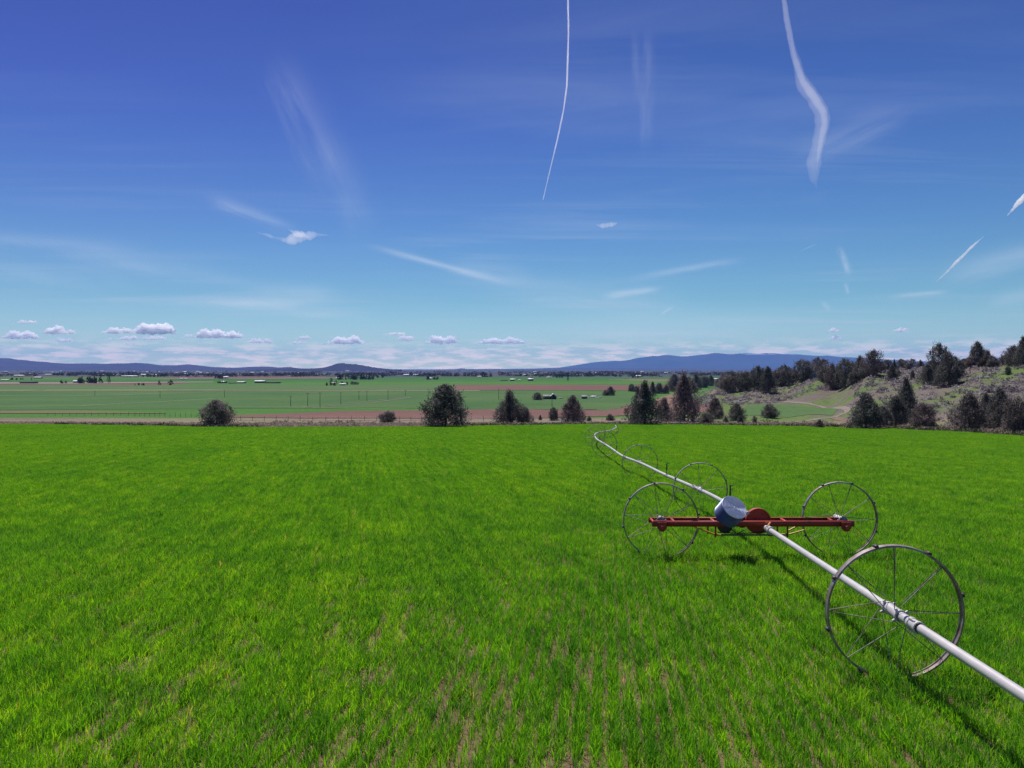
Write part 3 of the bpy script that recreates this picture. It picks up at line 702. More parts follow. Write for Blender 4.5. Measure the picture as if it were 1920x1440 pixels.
def gpts(n, x0, x1, f0, f1, cond, seed):
    """random ground points: column range, distance beyond the wheat edge between f0 and f1 metres"""
    r = np.random.default_rng(seed); px = r.uniform(x0, x1, n); y = edgeY(px)+f0+(f1-f0)*r.uniform(0, 1, n)**1.0
    x = (px-CX)/F*y; k = cond(px, y, x, pnoise(x, y, .09, 21)+.6*pnoise(x, y, .3, 77), r.uniform(0, 1, n)); x, y = x[k], y[k]
    return np.stack([x, y, H(x, y)], -1)
clumps('distant_woodland', WOOD[0], WOOD[1], m_farleaf, 'dark mottled tree belts lost in the blue haze of the far valley', 'woodland', 12, .7, 56)
m_sage = leafm('sagebrush', (.11, .10, .105), (.24, .21, .235), (.40, .345, .37), .45)
P = gpts(15000, 1290, 2250, 18, 215, lambda px, y, x, n, u: (u < .12+.55*smooth01(n*1.8+.25)+.18*smooth01((y-edgeY(px)-70)/40)) & ((y > 262) | (px > 1600)), 61)
r_ = np.random.default_rng(8); s = r_.uniform(.35, 1.05, (len(P), 1)); s = np.concatenate([s, s, s*.8], 1)
clumps('sagebrush', P, s, m_sage, 'low grey-mauve sagebrush covering the hillside between the junipers', 'sagebrush', 24, .55, 62)
m_dry = leafm('dry_grass', (.26, .20, .155), (.38, .30, .235), (.50, .40, .33), .3)
P = gpts(16000, -500, 2250, .3, 26, lambda px, y, x, n, u: (u < .95-(y-edgeY(px))/40) & ((px < 1560) | (y-edgeY(px) < 12)), 63)
r_ = np.random.default_rng(9); s = r_.uniform(.18, .55, (len(P), 1)); s = np.concatenate([s, s, s*.75], 1)
clumps('dry_grass', P, s, m_dry, 'pale dry bunch grass along the verge beyond the green wheat', 'dry grass', 14, .5, 64, up=1.2)
m_weed = leafm('verge_weeds', (.035, .05, .03), (.075, .10, .045), (.13, .15, .07), .3)
P = gpts(5200, -500, 2250, .0, 3.5, lambda px, y, x, n, u: (n > -.25) & (u < .7), 65)
P2 = gpts(1500, -500, 1500, 3, 60, lambda px, y, x, n, u: (n > .25), 66); P = np.concatenate([P, P2])
r_ = np.random.default_rng(10); s = r_.uniform(.18, .5, (len(P), 1)); s = np.concatenate([s*1.3, s, s*.8], 1)
clumps('weeds', P, s, m_weed, 'dark green weeds growing in a ragged strip along the wheat edge', 'weeds', 16, .45, 67)

# ------------------------------------------------------------------ fence, poles, buildings
m_wood = Mat('grey_wood'); m_wood.bsdf(m_wood.mix(m_wood.noise(20, 4), (.10, .08, .075), (.20, .17, .16)), .9, 0, .2); m_wood = m_wood.m
m_wire = Mat('wire'); m_wire.bsdf((.35, .33, .33), .5, .6); m_wire = m_wire.m
def fence(pts, gap, label, hgt=1.35):
    P = [ground(*q) for q in pts]; root = empty('wire_fence', P[0]); tag(root, label, 'fence'); wire_r = .008
    d = np.concatenate([[0], np.cumsum([(P[i+1].xy-P[i].xy).length for i in range(len(P)-1)])]); n = min(99, int(d[-1]/gap))
    s = np.linspace(0, d[-1], n); xs = np.interp(s, d, [p.x for p in P]); ys = np.interp(s, d, [p.y for p in P]); r = random.Random(3)
    pm = MB().tube([(0, 0, -.2), (.01, 0, hgt*.6), (0, 0, hgt)], [.05, .05, .045], 6); src = pm.build('post', m_wood, root)
    tops = []
    for i, (x, y) in enumerate(zip(xs, ys)):
        o = src if i == 0 else src.copy()
        if i: C.objects.link(o)
        o.parent = root; z = hz(x, y); o.location = Vector((x, y, z))-P[0]; k = r.uniform(.85, 1.1); o.scale = (1, 1, k); o.rotation_euler = (r.uniform(-.06, .06), r.uniform(-.06, .06), 0)
        tops.append(Vector((x, y, z))-P[0])
    for hh in (.45, .8, 1.15):
        MB().tube([t+Vector((0, 0, hh*hgt/1.35)) for t in tops], .006, 4).build('wire', m_wire, root)
fence([(90, 780), (250, 780.5), (390, 783)], 2.6, 'row of close dark posts behind the dry verge at the far left')
fence([(430, 789.5), (560, 789.5), (700, 790), (800, 789.5), (1000, 788)], 3.0, 'wire fence on spaced posts between the verge and the ploughed field')
PG = 'utility poles crossing the green valley fields'
def pole(px, base, top, label):
    Y = max(F*22/(base-HY), 430) if base < 755 else ground(px, base).y
    x = (px-CX)/F*Y; z = hz(x, Y); h = (base-top)/F*Y
    root = empty('utility_pole', (x, Y, z)); tag(root, label, 'utility pole', PG)
    MB().tube([(0, 0, -.3), (0, 0, h)], [.17, .12], 8).build('pole', m_wood, root)
    MB().box((0, 0, h*.93), (2.0, .12, .14)).build('crossarm', m_wood, root)
for a in [
 (600, 764, 735, 'tallest utility pole standing at the near end of the twin ditch lines'), (577, 762, 736, 'utility pole just left of the tallest one by the ditch lines'),
 (639, 758, 735, 'utility pole on the ditch lines right of the tallest one'), (673, 749, 733, 'faint pole left of the pole past the middle of the ditch lines'),
 (688, 752, 732, 'utility pole past the middle of the ditch lines'), (727.5, 749, 731, 'utility pole near the far end of the ditch lines'),
 (760, 742, 731, 'faint utility pole at the far end of the ditch lines'), (421, 745, 731, 'utility pole behind the left lone round juniper'),
 (300, 746, 733, 'pair pole on the left green field, right one'), (178, 742, 733, 'faint pole alone on the left green field'),
 (803, 749, 728, 'utility pole just left of the biggest broad juniper'), (935, 750, 728, 'utility pole between the biggest broad juniper and the conical pair'),
 (1035, 763, 738, 'utility pole standing in front of the farmhouse'), (545, 762, 742, 'short pole at the left start of the ditch lines')]: pole(*a)

def wallm(n, c, r=.8):
    M = Mat(n); M.bsdf(M.mix(M.noise(.6, 4), c, tuple(x*.8 for x in c)), r, 0, .2); return M.m
m_roofw = wallm('pale_metal_roof', (.80, .78, .80), .5); m_roofg = wallm('grey_roof', (.30, .28, .30)); m_roofd = wallm('dark_roof', (.06, .055, .07))
m_wallw = wallm('white_wall', (.62, .58, .58)); m_walld = wallm('dark_wall', (.055, .05, .065)); m_wallt = wallm('tan_wall', (.36, .28, .24))
m_open = wallm('dark_opening', (.02, .02, .025), .4)
def building(name, px, base, w, h, dep, wall, roof, label, group=None, rz=0, cat='building', ndoor=1, Y=None, roofh=.35):
    if Y is None: Y = F*22/(base-HY)
    x = (px-CX)/F*Y; W_ = w/F*Y; Hh = h/F*Y; D_ = dep*W_; wh = Hh*(1-roofh); rh = Hh*roofh
    root = empty(name, (x, Y, hz(x, Y)), R(rz)); tag(root, label, cat, group)
    MB().box((0, 0, wh/2-.2), (W_, D_, wh+.4)).add([(-W_/2, -D_/2, wh), (-W_/2, D_/2, wh), (-W_/2, 0, wh+rh*.97), (W_/2, -D_/2, wh), (W_/2, D_/2, wh), (W_/2, 0, wh+rh*.97)],
        [[[0, 1, 2], [3, 5, 4]]]).build('wall', wall, root)
    o = W_*.03+.2; e = rh*.12
    V = [(-W_/2-o, -D_/2-o, wh-e), (W_/2+o, -D_/2-o, wh-e), (W_/2+o, 0, wh+rh), (-W_/2-o, 0, wh+rh), (W_/2+o, D_/2+o, wh-e), (-W_/2-o, D_/2+o, wh-e)]
    V2 = [(a, b, c-.22) for a, b, c in V]
    MB().add(V+V2, [[[0, 1, 2, 3], [3, 2, 4, 5], [6, 9, 8, 7], [9, 11, 10, 8], [0, 6, 7, 1], [5, 4, 10, 11], [0, 3, 9, 6], [3, 5, 11, 9], [1, 7, 8, 2], [2, 8, 10, 4]]]).build('roof', roof, root)
    for k in range(ndoor):
        xx = (k+.5)/ndoor*W_-W_/2; MB().box((xx, -D_/2-.02, wh*.4), (W_/ndoor*.35, .1, wh*.62)).build('door' if k == 0 else 'window', m_open, root)
    return root
# the farmhouse and its yard
def farmhouse():
    Y = 555; x = (1031-CX)/F*Y; z = hz(x, Y); s = 25/F*Y
    root = empty('farmhouse', (x, Y, z)); tag(root, 'low dark farmhouse with a pale gabled roof beside a pinkish round tree', 'house')
    g = s*.30; hh = 2.1
    MB().box((-s*.24, 0, hh/2), (s*.52, 6, hh)).build('wall', m_walld, root)
    mb = MB().box((s*.24, -1, hh/2), (s*.46, 6, hh)); a = s*.23
    mb.add([(s*.24-a, -4, hh), (s*.24+a, -4, hh), (s*.24, -4, hh+1.9), (s*.24-a, 2, hh), (s*.24+a, 2, hh), (s*.24, 2, hh+1.9)], [[[0, 1, 2], [3, 5, 4]]]); mb.build('gable_wall', m_walld, root)
    c = s*.24; b = a+.6
    V = [(c-b, -4.7, hh-.2), (c, -4.7, hh+2.1), (c+b, -4.7, hh-.2), (c-b, 2.4, hh-.2), (c, 2.4, hh+2.1), (c+b, 2.4, hh-.2)]; V2 = [(p, q, r-.35) for p, q, r in V]
    MB().add(V+V2, [[[0, 1, 4, 3], [1, 2, 5, 4], [6, 9, 10, 7], [7, 10, 11, 8], [0, 6, 7, 1], [1, 7, 8, 2], [3, 4, 10, 9], [4, 5, 11, 10], [0, 3, 9, 6], [2, 8, 11, 5]]]).build('gable_roof', m_roofw, root)
    V = [(-s*.52, -3.5, hh), (s*.0, -3.5, hh), (s*.0, 0, hh+1.1), (-s*.52, 0, hh+1.1), (s*.0, 3.5, hh), (-s*.52, 3.5, hh)]; V2 = [(p, q, r-.25) for p, q, r in V]
    MB().add(V+V2, [[[0, 1, 2, 3], [3, 2, 4, 5], [6, 9, 8, 7], [9, 11, 10, 8], [0, 6, 7, 1], [5, 4, 10, 11], [0, 3, 9, 6], [3, 5, 11, 9], [1, 7, 8, 2], [2, 8, 10, 4]]]).build('roof', m_roofg, root)
    for q in (-.4, -.25, -.1): MB().box((s*q, -3.05, 1.25), (.9, .1, .9)).build('window', m_roofg, root)
    MB().box((c, -4.06, 1.0), (2.4, .1, 2.0)).build('door', m_open, root)
farmhouse()
building('shed', 1095.5, 749, 9, 7, .8, m_walld, m_roofg, 'small dark shed right of the farmhouse beside white yard clutter', Y=560, cat='shed', roofh=.45)
building('shed', 1113, 747, 9, 3, .6, m_wallw, m_roofw, 'little white outbuilding just right of the small dark shed', Y=590, cat='shed')
building('shed', 1051, 749, 7, 2.6, .6, m_wallw, m_roofg, 'tiny pale shack at the right side of the farmhouse', Y=565, cat='shed')
m_white = wallm('white_plastic', (.75, .74, .74), .6)
for i, (a, lb) in enumerate([(1122, 'low white heap of yard clutter right of the little outbuilding'), (1104, 'low white heap between the dark shed and the outbuilding')]):
    g = at(a, 747, 575); o = MB()
    for k in range(5): o.box((rt.uniform(-2, 2), rt.uniform(-1, 1), rt.uniform(.2, .6)), (rt.uniform(1, 2.4), rt.uniform(.8, 1.4), rt.uniform(.4, .8)), Euler((0, 0, rt.uniform(0, 3))).to_matrix())
    o = o.build('yard_clutter', m_white); o.location = (g.x, g.y, hz(g.x, g.y)); tag(o, lb, 'yard clutter')
# distant farm buildings
FB = 'distant farm buildings on the valley floor'
for a in [
 ('barn', 488, 718, 20, 5, .35, m_walld, m_roofw, 'long barn with a bright white roof, largest of the dark row left of the butte'),
 ('barn', 511, 718.5, 30, 2.6, .2, m_walld, m_roofd, 'long low dark shed running right from the bright white-roofed barn'),
 ('barn', 453, 718.5, 16, 3.4, .4, m_walld, m_roofw, 'smaller white-roofed barn left of the largest bright one'),
 ('barn', 436, 719, 14, 1.6, .3, m_walld, m_roofd, 'very low dark shed between two white-roofed barns'),
 ('house', 419, 718, 9, 3.6, .6, m_wallw, m_roofw, 'small pale house at the left start of the dark barn row'),
 ('barn', 54, 719, 30, 3.8, .3, m_walld, m_roofd, 'long dark shed with a flat roof line on the reddish strip at far left'),
 ('house', 142, 718, 8, 5, .6, m_wallw, m_roofw, 'white gabled house at the left end of the left farm grove'),
 ('barn', 72, 709.5, 14, 3, .4, m_walld, m_roofw, 'white-roofed barn above the long dark shed at far left'),
 ('barn', 36, 706, 16, 3, .4, m_wallw, m_roofw, 'wide pale barn near the left frame edge'),
 ('barn', 10, 714, 14, 2.4, .4, m_wallt, m_roofw, 'pale low barn cut near the left frame edge on the reddish strip'),
 ('barn', 93, 703.5, 16, 2.4, .4, m_wallw, m_roofw, 'bright narrow roof left of the long pale strip of roofs'),
 ('barn', 205, 703, 60, 1.5, .12, m_wallw, m_roofw, 'very long thin white greenhouse roof above the lone poplar'),
 ('barn', 243, 707, 26, 3, .3, m_wallw, m_roofw, 'long pale building right of the lone poplar'),
 ('barn', 292, 705.5, 18, 3.6, .35, m_wallw, m_roofw, 'large bright roof in the tree belt right of the long pale building'),
 ('barn', 270, 704.5, 10, 3, .5, m_wallw, m_roofw, 'small bright roof in the tree belt left of the large bright roof'),
 ('house', 341, 711, 6, 2.2, .6, m_wallw, m_roofw, 'left of two tiny white sheds on the green flat'),
 ('house', 348, 711, 5, 2.2, .6, m_wallw, m_roofw, 'right of two tiny white sheds on the green flat'),
 ('house', 424, 709.5, 9, 4, .6, m_wallw, m_roofw, 'pale house right of the dark trees above the barn row'),
 ('barn', 448, 703, 14, 1.8, .4, m_wallw, m_roofw, 'thin bright roof on the purple flat above the barn row'),
 ('barn', 473, 700, 8, 2.4, .5, m_wallw, m_roofw, 'small bright roof beyond the barn row toward the hills'),
 ('house', 594, 703, 6, 2, .6, m_wallw, m_roofw, 'left of two bright roofs just under the butte'),
 ('house', 606, 703, 8, 2.2, .6, m_wallw, m_roofw, 'right of two bright roofs just under the butte'),
 ('house', 635, 711, 9, 3, .6, m_wallw, m_roofw, 'white house in front of the upper middle tree belt'),
 ('house', 643, 722.5, 11, 4, .6, m_wallw, m_roofw, 'pale roofed house in the right part of the middle farm grove'),
 ('house', 626, 721, 7, 4, .6, m_wallt, m_roofw, 'small house at the foot of the dark pointed grove tree'),
 ('house', 762, 705, 11, 3.4, .5, m_wallw, m_roofw, 'bright white house on the flat right of the butte'),
 ('barn', 781, 704, 13, 2.4, .4, m_wallw, m_roofw, 'wide bright white roof right of the white house past the butte'),
 ('house', 806, 711.5, 7, 3.6, .6, m_wallw, m_roofw, 'white house between two small groves above the biggest broad juniper'),
 ('house', 911, 706.5, 9, 3.6, .6, m_wallw, m_roofw, 'white house in front of the dark grove right of the middle'),
 ('barn', 899, 707, 8, 2, .4, m_wallw, m_roofw, 'thin pale roof left of the white house in the dark grove'),
 ('barn', 961, 714, 9, 4, .5, m_walld, m_roofw, 'white-roofed barn standing clear on the green flat above the conical juniper'),
 ('shed', 974, 714, 4, 2.2, .6, m_wallw, m_roofw, 'small white shed right of the barn on the green flat'),
 ('barn', 945, 714, 13, 1.6, .3, m_walld, m_roofd, 'thin dark shed left of the barn on the green flat'),
 ('house', 995, 714, 9, 5, .6, m_walld, m_roofw, 'dark gabled house with a white roof edge right of the green flat barn'),
 ('barn', 1029, 708.5, 9, 2, .4, m_wallw, m_roofw, 'bright thin roof left of the very narrow poplar'),
 ('house', 984, 704, 6, 2.2, .6, m_wallw, m_roofw, 'small pale roof beyond the dark gabled house'),
 ('house', 1004, 702, 5, 2, .6, m_wallw, m_roofw, 'tiny bright roof far beyond, above the dark gabled house'),
 ('barn', 1075, 703.5, 18, 1.4, .3, m_wallw, m_roofw, 'long thin pale roof line right of the very narrow poplar'),
 ('house', 1197, 707.5, 9, 4, .6, m_wallw, m_roofw, 'white house among dark trees left of the hill nose'),
 ('barn', 1249, 700, 6, 2.2, .6, m_wallw, m_roofw, 'bright white roof on the flat right below the mountain'),
 ('barn', 1343, 712, 10, 2.6, .5, m_wallw, m_roofw, 'white roof glimpsed between junipers on the hill nose')]:
    building(*a[:9], FB, rz=rt.uniform(-18, 18), ndoor=1, cat=a[0])
sb = 'pale speck of a building among the distant settlements under the hills'
for i in range(46):
    px = rt.choice([rt.uniform(0, 420), rt.uniform(0, 1330)]); base = rt.uniform(696.5, 701.5); w = rt.uniform(2.5, 7)
    building('distant_building', px, base, w, rt.uniform(.9, 1.8), .5, rt.choice([m_wallw, m_wallt]), rt.choice([m_roofw, m_roofw, m_roofg]), 'pale building speck '+where(px), FB, rz=rt.uniform(-20, 20), ndoor=0)

# loose irrigation pipes seen on the verge
m_alu = Mat('weathered_aluminium')
_c = m_alu.mix(m_alu.ramp(m_alu.noise(3, 5, .6), [(.35, 0.0), (.7, 1.0)]), (.58, .54, .52), (.44, .41, .42))
m_alu.bsdf(_c, .42, .25, .5, bump=m_alu.noise(60, 3), bs=.08, bd=.01); m_alu = m_alu.m
def lay_pipe(a, b, label, r=.09, lift=.35, n=8):
    A, B = ground(*a), ground(*b); P = [A.lerp(B, k/n) for k in range(n+1)]; P = [Vector((p.x, p.y, hz(p.x, p.y)+lift)) for p in P]
    tag(MB().tube([p-P[0] for p in P], r, 8).build('irrigation_pipe', m_alu, loc=P[0], smooth=True), label, 'pipe')
lay_pipe((1016, 797.5), (1060, 791), 'pale pipe lying across the verge left of the dark pointed juniper', .12)
lay_pipe((1255, 796.5), (1283, 796), 'short white pipe lying at the foot of the dense juniper clump')
lay_pipe((1366, 760), (1398, 752), 'upper white pipe of the crossed pair beside the dirt road', .13, .9)
lay_pipe((1372, 758), (1402, 755), 'lower white pipe of the crossed pair beside the dirt road', .13, .5)

# ------------------------------------------------------------------ the wheel line sprinkler
m_steel = Mat('galvanised_steel')
_c = m_steel.mix(m_steel.ramp(m_steel.noise(9, 5, .6, m_steel.obj()), [(.38, 0.0), (.66, 1.0)]), (.38, .32, .31), (.18, .115, .09))
m_steel.bsdf(_c, .45, .55, .5); m_steel = m_steel.m
m_spoke = Mat('rusty_rod'); m_spoke.bsdf(m_spoke.mix(m_spoke.ramp(m_spoke.noise(6, 3, .5, m_spoke.obj()), [(.45, 0.0), (.6, 1.0)]), (.30, .25, .25), (.14, .09, .09)), .6, .4, .4); m_spoke = m_spoke.m
def paint(name, c, rust=(.14, .06, .04), amt=.62):
    M = Mat(name); f = M.ramp(M.noise(7, 6, .65, M.obj()), [(amt-.06, 0.0), (amt+.06, 1.0)])
    M.bsdf(M.mix(f, M.mix(M.noise(2.2, 3, .5, M.obj()), c, tuple(x*.72 for x in c)), rust), .5, 0, .4, bump=M.noise(40, 3, .5, M.obj()), bs=.1, bd=.01); return M.m
m_red = paint('red_paint', (.46, .055, .036)); m_yel = paint('yellow_paint', (.80, .46, .04)); m_dark = paint('dark_steel', (.06, .05, .06), (.10, .06, .05))
m_blue = Mat('shaded_blue_cover')  # drum side in shadow: the dark blue shade is put into its colour
m_blue.bsdf(m_blue.mix(m_blue.ramp(m_blue.noise(5, 5, .6, m_blue.obj()), [(.4, 0.0), (.7, 1.0)]), (.10, .125, .27), (.06, .08, .19)), .38, .3, .5); m_blue = m_blue.m
m_lid = Mat('pale_blue_lid'); m_lid.bsdf(m_lid.mix(m_lid.ramp(m_lid.noise(6, 5, .6, m_lid.obj()), [(.4, 0.0), (.7, 1.0)]), (.54, .58, .72), (.44, .48, .64)), .62, 0, .3); m_lid = m_lid.m

root = empty('wheel_line_sprinkler', (4.9, 15.9, hz(4.9, 15.9)))
tag(root, 'pale pipe on spoked wheels with a red motor carriage, standing in green wheat', 'irrigation line')
def wadd(mb, name, mat, smooth=True, parent=None):
    o = mb.build(name, mat, parent or root, smooth); 
    if parent is None: o.location = -Vector(root.location)
    return o
PP = [(2400, 1620, 4.35), (1880, 1279, 6.65), (1690, 1156, 8.72), (1436, 989, 15.8), (1424, 982, 16.25), (1350, 936, 20.2), (1313, 918, 22.5), (1250, 892, 26.8), (1200, 867, 34), (1169, 857, 37), (1147, 841, 44),
      (1133, 832, 47.5), (1119, 824, 55), (1115, 818, 60.5), (1115.5, 814, 65), (1120, 811.5, 71), (1130, 810, 75), (1142, 807.5, 80), (1150, 805, 84), (1156, 801, 93), (1154, 797.5, 100)]
PW = [at(*p) for p in PP]
PW[0] = PW[1]+(PW[1]-PW[2])*2.4
NEAR, FARP = PW[:4], PW[4:]
def dense(P):
    d = [0]
    for i in range(len(P)-1): d.append(d[-1]+(P[i+1]-P[i]).length)
    s = np.linspace(0, d[-1], max(int(d[-1]/1.2), 6)); A = np.stack([np.interp(s, d, [p[k] for p in P]) for k in range(3)], -1)
    for _ in range(2): A[1:-1] = (A[:-2]+2*A[1:-1]+A[2:])/4
    return [Vector(a) for a in A]
wadd(MB().tube(dense(NEAR), .053, 20), 'pipe', m_alu)
wadd(MB().tube(dense([PW[3]+(PW[4]-PW[3])*.0]+FARP), .053, 16), 'pipe', m_alu)
def pipe_at(Y):
    ys = [p.y for p in PW]; k = max(i for i in range(len(ys)-1) if ys[i] <= Y); t = (Y-ys[k])/(ys[k+1]-ys[k]); return PW[k].lerp(PW[k+1], t)
def pdir(Y): return (pipe_at(Y+.6)-pipe_at(Y-.6)).normalized()
WR = .80
def wheel_proto(near=True, nst=8):
    """local axis Y is the pipe; hub at the origin"""
    hub = MB()
    for y in (-.16, .16):
        hub.lathe([(.058, y-.02), (.076, y-.016), (.076, y+.016), (.058, y+.02)], 20)
        for k in range(4):
            a = math.pi/4+k*math.pi/2; hub.box((.088*math.cos(a), y, .088*math.sin(a)), (.035, .022, .03), Euler((0, -a, 0)).to_matrix())
    hub.lathe([(.068, -.14), (.068, .14)], 20)
    w = hub.build('wheel', m_alu, None, True)
    b = .040
    rim = MB().lathe([(WR, -b), (WR, b), (WR-.022, b+.004), (WR-.022, b-.004), (WR-.008, b-.010), (WR-.008, -b+.010), (WR-.022, -b+.004), (WR-.022, -b-.004)], 96, close=True)
    rim.build('rim', m_steel, w, True)
    for k in range(nst):
        a = 2*math.pi*(k+.25)/nst; c, s = math.cos(a), math.sin(a); tx, tz = -s, c
        for y, tg in ((-.16, .035), (.16, -.035)):
            MB().tube([(.085*c+tx*tg*2, y, .085*s+tz*tg*2), (.45*c+tx*tg, y*.5, .45*s+tz*tg), ((WR-.012)*c, y*.12, (WR-.012)*s)], .0052, 5).build('spoke', m_spoke, w, True)
    for k in range(8):
        a = 2*math.pi*(k+.6)/8; MB().box(((WR+.013)*math.cos(a), 0, (WR+.013)*math.sin(a)), (.026, .085, .04), Euler((0, -a, 0)).to_matrix()).build('lug', m_dark, w)
    return w
wp = wheel_proto()
def place_wheel(src, pos, rz, roll, label=None, first=False, parent=root):
    o = src if first else dup(src, parent)
    o.parent = parent; o.location = Vector(pos)-Vector(root.location); o.rotation_euler = Euler((0, roll, 0)).to_matrix().to_euler()
    o.rotation_euler = (Euler((0, 0, rz)).to_matrix()@Euler((0, roll, 0)).to_matrix()).to_euler()
    if label: o['label'] = label
    return o
def yaw(d): return math.atan2(-d.x, d.y)
_w = place_wheel(wp, pipe_at(8.93), -R(3), .2, 'largest-looking spoked wheel nearest the camera', True)
place_wheel(wp, pipe_at(22.5), -R(3), .9, 'spoked wheel just beyond the motor carriage')
place_wheel(wp, pipe_at(34.0), -R(4), .3, 'thin spoked wheel at the bend of the pipe')
far_w = MB().lathe([(WR, -.05), (WR, .05), (WR-.03, .05), (WR-.03, -.05)], 48, close=True).lathe([(.09, -.12), (.09, .12)], 12)
for k in range(16):
    a = 2*math.pi*k/16; far_w.tube([(.08*math.cos(a), .14*(-1)**k, .08*math.sin(a)), (.78*math.cos(a), 0, .78*math.sin(a))], .006, 4)
fw = far_w.build('wheel', m_steel, root, True)
for i, Y in enumerate((47.5, 60, 71, 82, 93)):
    place_wheel(fw, pipe_at(Y), yaw(pdir(Y))*.6, .3*i, None, i == 0)
_w.scale = (.985, 1, .985)
# sprinkler heads on the pipe
def riser(Y, h=.42):
    p = pipe_at(Y)-Vector(root.location)
    m = MB().tube([(0, 0, .03), (0, 0, h*.55)], .013, 7).tube([(0, 0, h*.5), (0, 0, h*.72)], .024, 8).box((0, 0, h*.88), (.03, .03, h*.3)).bar((-.02, 0, h), (.10, 0, h*1.02), .014, .014).bar((0, 0, h*.8), (.07, .0, h*.86), .02, .02)
    m.lathe([(.066, -.03), (.066, .03)], 16); m.build('sprinkler_head', m_dark, root, True, loc=p)
riser(26.8); riser(19.0, .5); riser(41, .3); riser(52, .3)
# couplings
def coupling(Y, L=.11, r=.070):
    d = pdir(Y); p = pipe_at(Y); q = d.to_track_quat('Y', 'Z').to_matrix().to_4x4()
    m = MB().lathe([(.057, -L), (r, -L), (r, -L*.55), (r-.008, -L*.5), (r-.008, L*.5), (r, L*.55), (r, L), (.057, L)], 20, q)
    for k in range(3):
        a = k*2.09; m.box(q@Vector((math.cos(a)*r*1.04, 0, math.sin(a)*r*1.04)), (.016, .15, .016), q)
    o = m.build('coupling', m_alu, root, True, loc=p-Vector(root.location))
coupling(8.36); coupling(15.45, .13, .078); coupling(23.1); coupling(36.8); coupling(11.9, .05, .062) if False else None

# --- the motor carriage (mover)
mv = 16.0
z0 = (HY-979.0)/F*mv                        # height of the beams
def X(px, Y=mv): return (px-CX)/F*Y
xl, xr = X(1222, 15.85), X(1601, 15.85)
base = Vector(root.location)
def local(v): return Vector(v)-base
def beam(y, name):
    m = MB(); h = .115; zc = z0
    m.box(((xl+xr)/2, y, zc), (xr-xl, .006, h)); s = .045 if y < mv else -.045
    m.box(((xl+xr)/2, y+s/2+math.copysign(.003, s), zc+h/2-.004), (xr-xl, abs(s), .007)); m.box(((xl+xr)/2, y+s/2+math.copysign(.003, s), zc-h/2+.004), (xr-xl, abs(s), .007))
    o = m.build(name, m_red, root); o.location = -base; return o
bf = beam(15.82, 'carriage_beam'); bb = beam(16.24, 'carriage_beam')
for x in (xl+.04, X(1337), X(1373), X(1470), xr-.06, X(1262), X(1560)):
    m = MB().box((x, 16.03, z0+.03), (.04, .41, .04)); o = m.build('cross_bar', m_red, bf)
# carriage wheels between / behind the beams, with extra spokes
wp2 = wheel_proto(nst=10)
for i, (px, py, lb) in enumerate(((1239, 976, 'left spoked wheel of the red carriage'), (1574, 973, 'right spoked wheel of the red carriage'))):
    o = place_wheel(wp2, at(px, py, 16.30 if i else 16.12), -R(2), .3+.5*i, lb, i == 0)
# bearing housings and sprockets at the beam ends
for px in (1241, 1586):
    x = X(px, 15.82); zc = z0-.075
    q = Matrix.Translation((x, 15.80, zc))
    m = MB().lathe([(.001, -.06), (.045, -.06), (.05, -.03), (.08, -.028), (.085, .012), (.001, .012)], 24, q)
    m.box((x, 15.80, zc+.045), (.20, .022, .13)).tube([(x, 15.77, zc), (x, 16.4, zc+.02)], .022, 10)
    for k in range(4): m.tube([(x+.065*math.cos(k*1.57+.78), 15.75, zc+.065*math.sin(k*1.57+.78)), (x+.065*math.cos(k*1.57+.78), 15.79, zc+.065*math.sin(k*1.57+.78))], .011, 6)
    o = m.build('bearing', m_red, root, True); o.location = -base
    prof = []
    m = MB(); n = 18; rr = []
    for k in range(n*4):
        a = 2*math.pi*k/(n*4); r = .10 if k % 4 in (0, 1) else .085; rr.append((r*math.cos(a), r*math.sin(a)))
    V = [(x+a, 15.93, z0+.03+b) for a, b in rr]+[(x+a, 15.95, z0+.03+b) for a, b in rr]+[(x, 15.93, z0+.03), (x, 15.95, z0+.03)]
    K = n*4; m.add(V, [[[k, (k+1) % K, K+(k+1) % K, K+k] for k in range(K)], [[2*K, (k+1) % K, k] for k in range(K)]+[[2*K+1, K+k, K+(k+1) % K] for k in range(K)]])
    o = m.build('sprocket', m_steel, root); o.location = -base
# large and small drive discs
def disc(px, py, Y, r, name, mat, th=.05):
    c = at(px, py, Y); q = Matrix.Translation(c)
    m = MB().lathe([(.001, -th), (r*.25, -th), (r*.27, -th*.6), (r*.86, -th*.5), (r*.9, -th*.85), (r, -th*.85), (r, th), (.001, th)], 48, q)
    o = m.build(name, mat, root, True); o.location = -base; return o
disc(1421, 976.5, 16.06, .270, 'drive_disc', m_red)
disc(1359, 986, 16.04, .155, 'drive_disc', m_dark, .04)
disc(1391, 979, 16.10, .115, 'drive_disc', m_dark, .04)
# drive chain: thin dark loops on both sides
m = MB(); zc = at(1400, 1001, 16.0).z
def arcl(a, b, sag, n=14): 
    a, b = Vector(a), Vector(b); return [a.lerp(b, k/n)+Vector((0, 0, -sag*math.sin(math.pi*k/n))) for k in range(n+1)]
m.tube(arcl(at(1346, 998, 15.98), at(1452, 996, 15.98), .03), .011, 6); m.tube(arcl(at(1370, 992, 15.9), at(1383, 1001, 15.9), 0, 3), .009, 5); m.tube(arcl(at(1398, 992, 15.9), at(1383, 1001, 15.9), 0, 3), .009, 5)
o = m.build('drive_chain', m_dark, root, True); o.location = -base
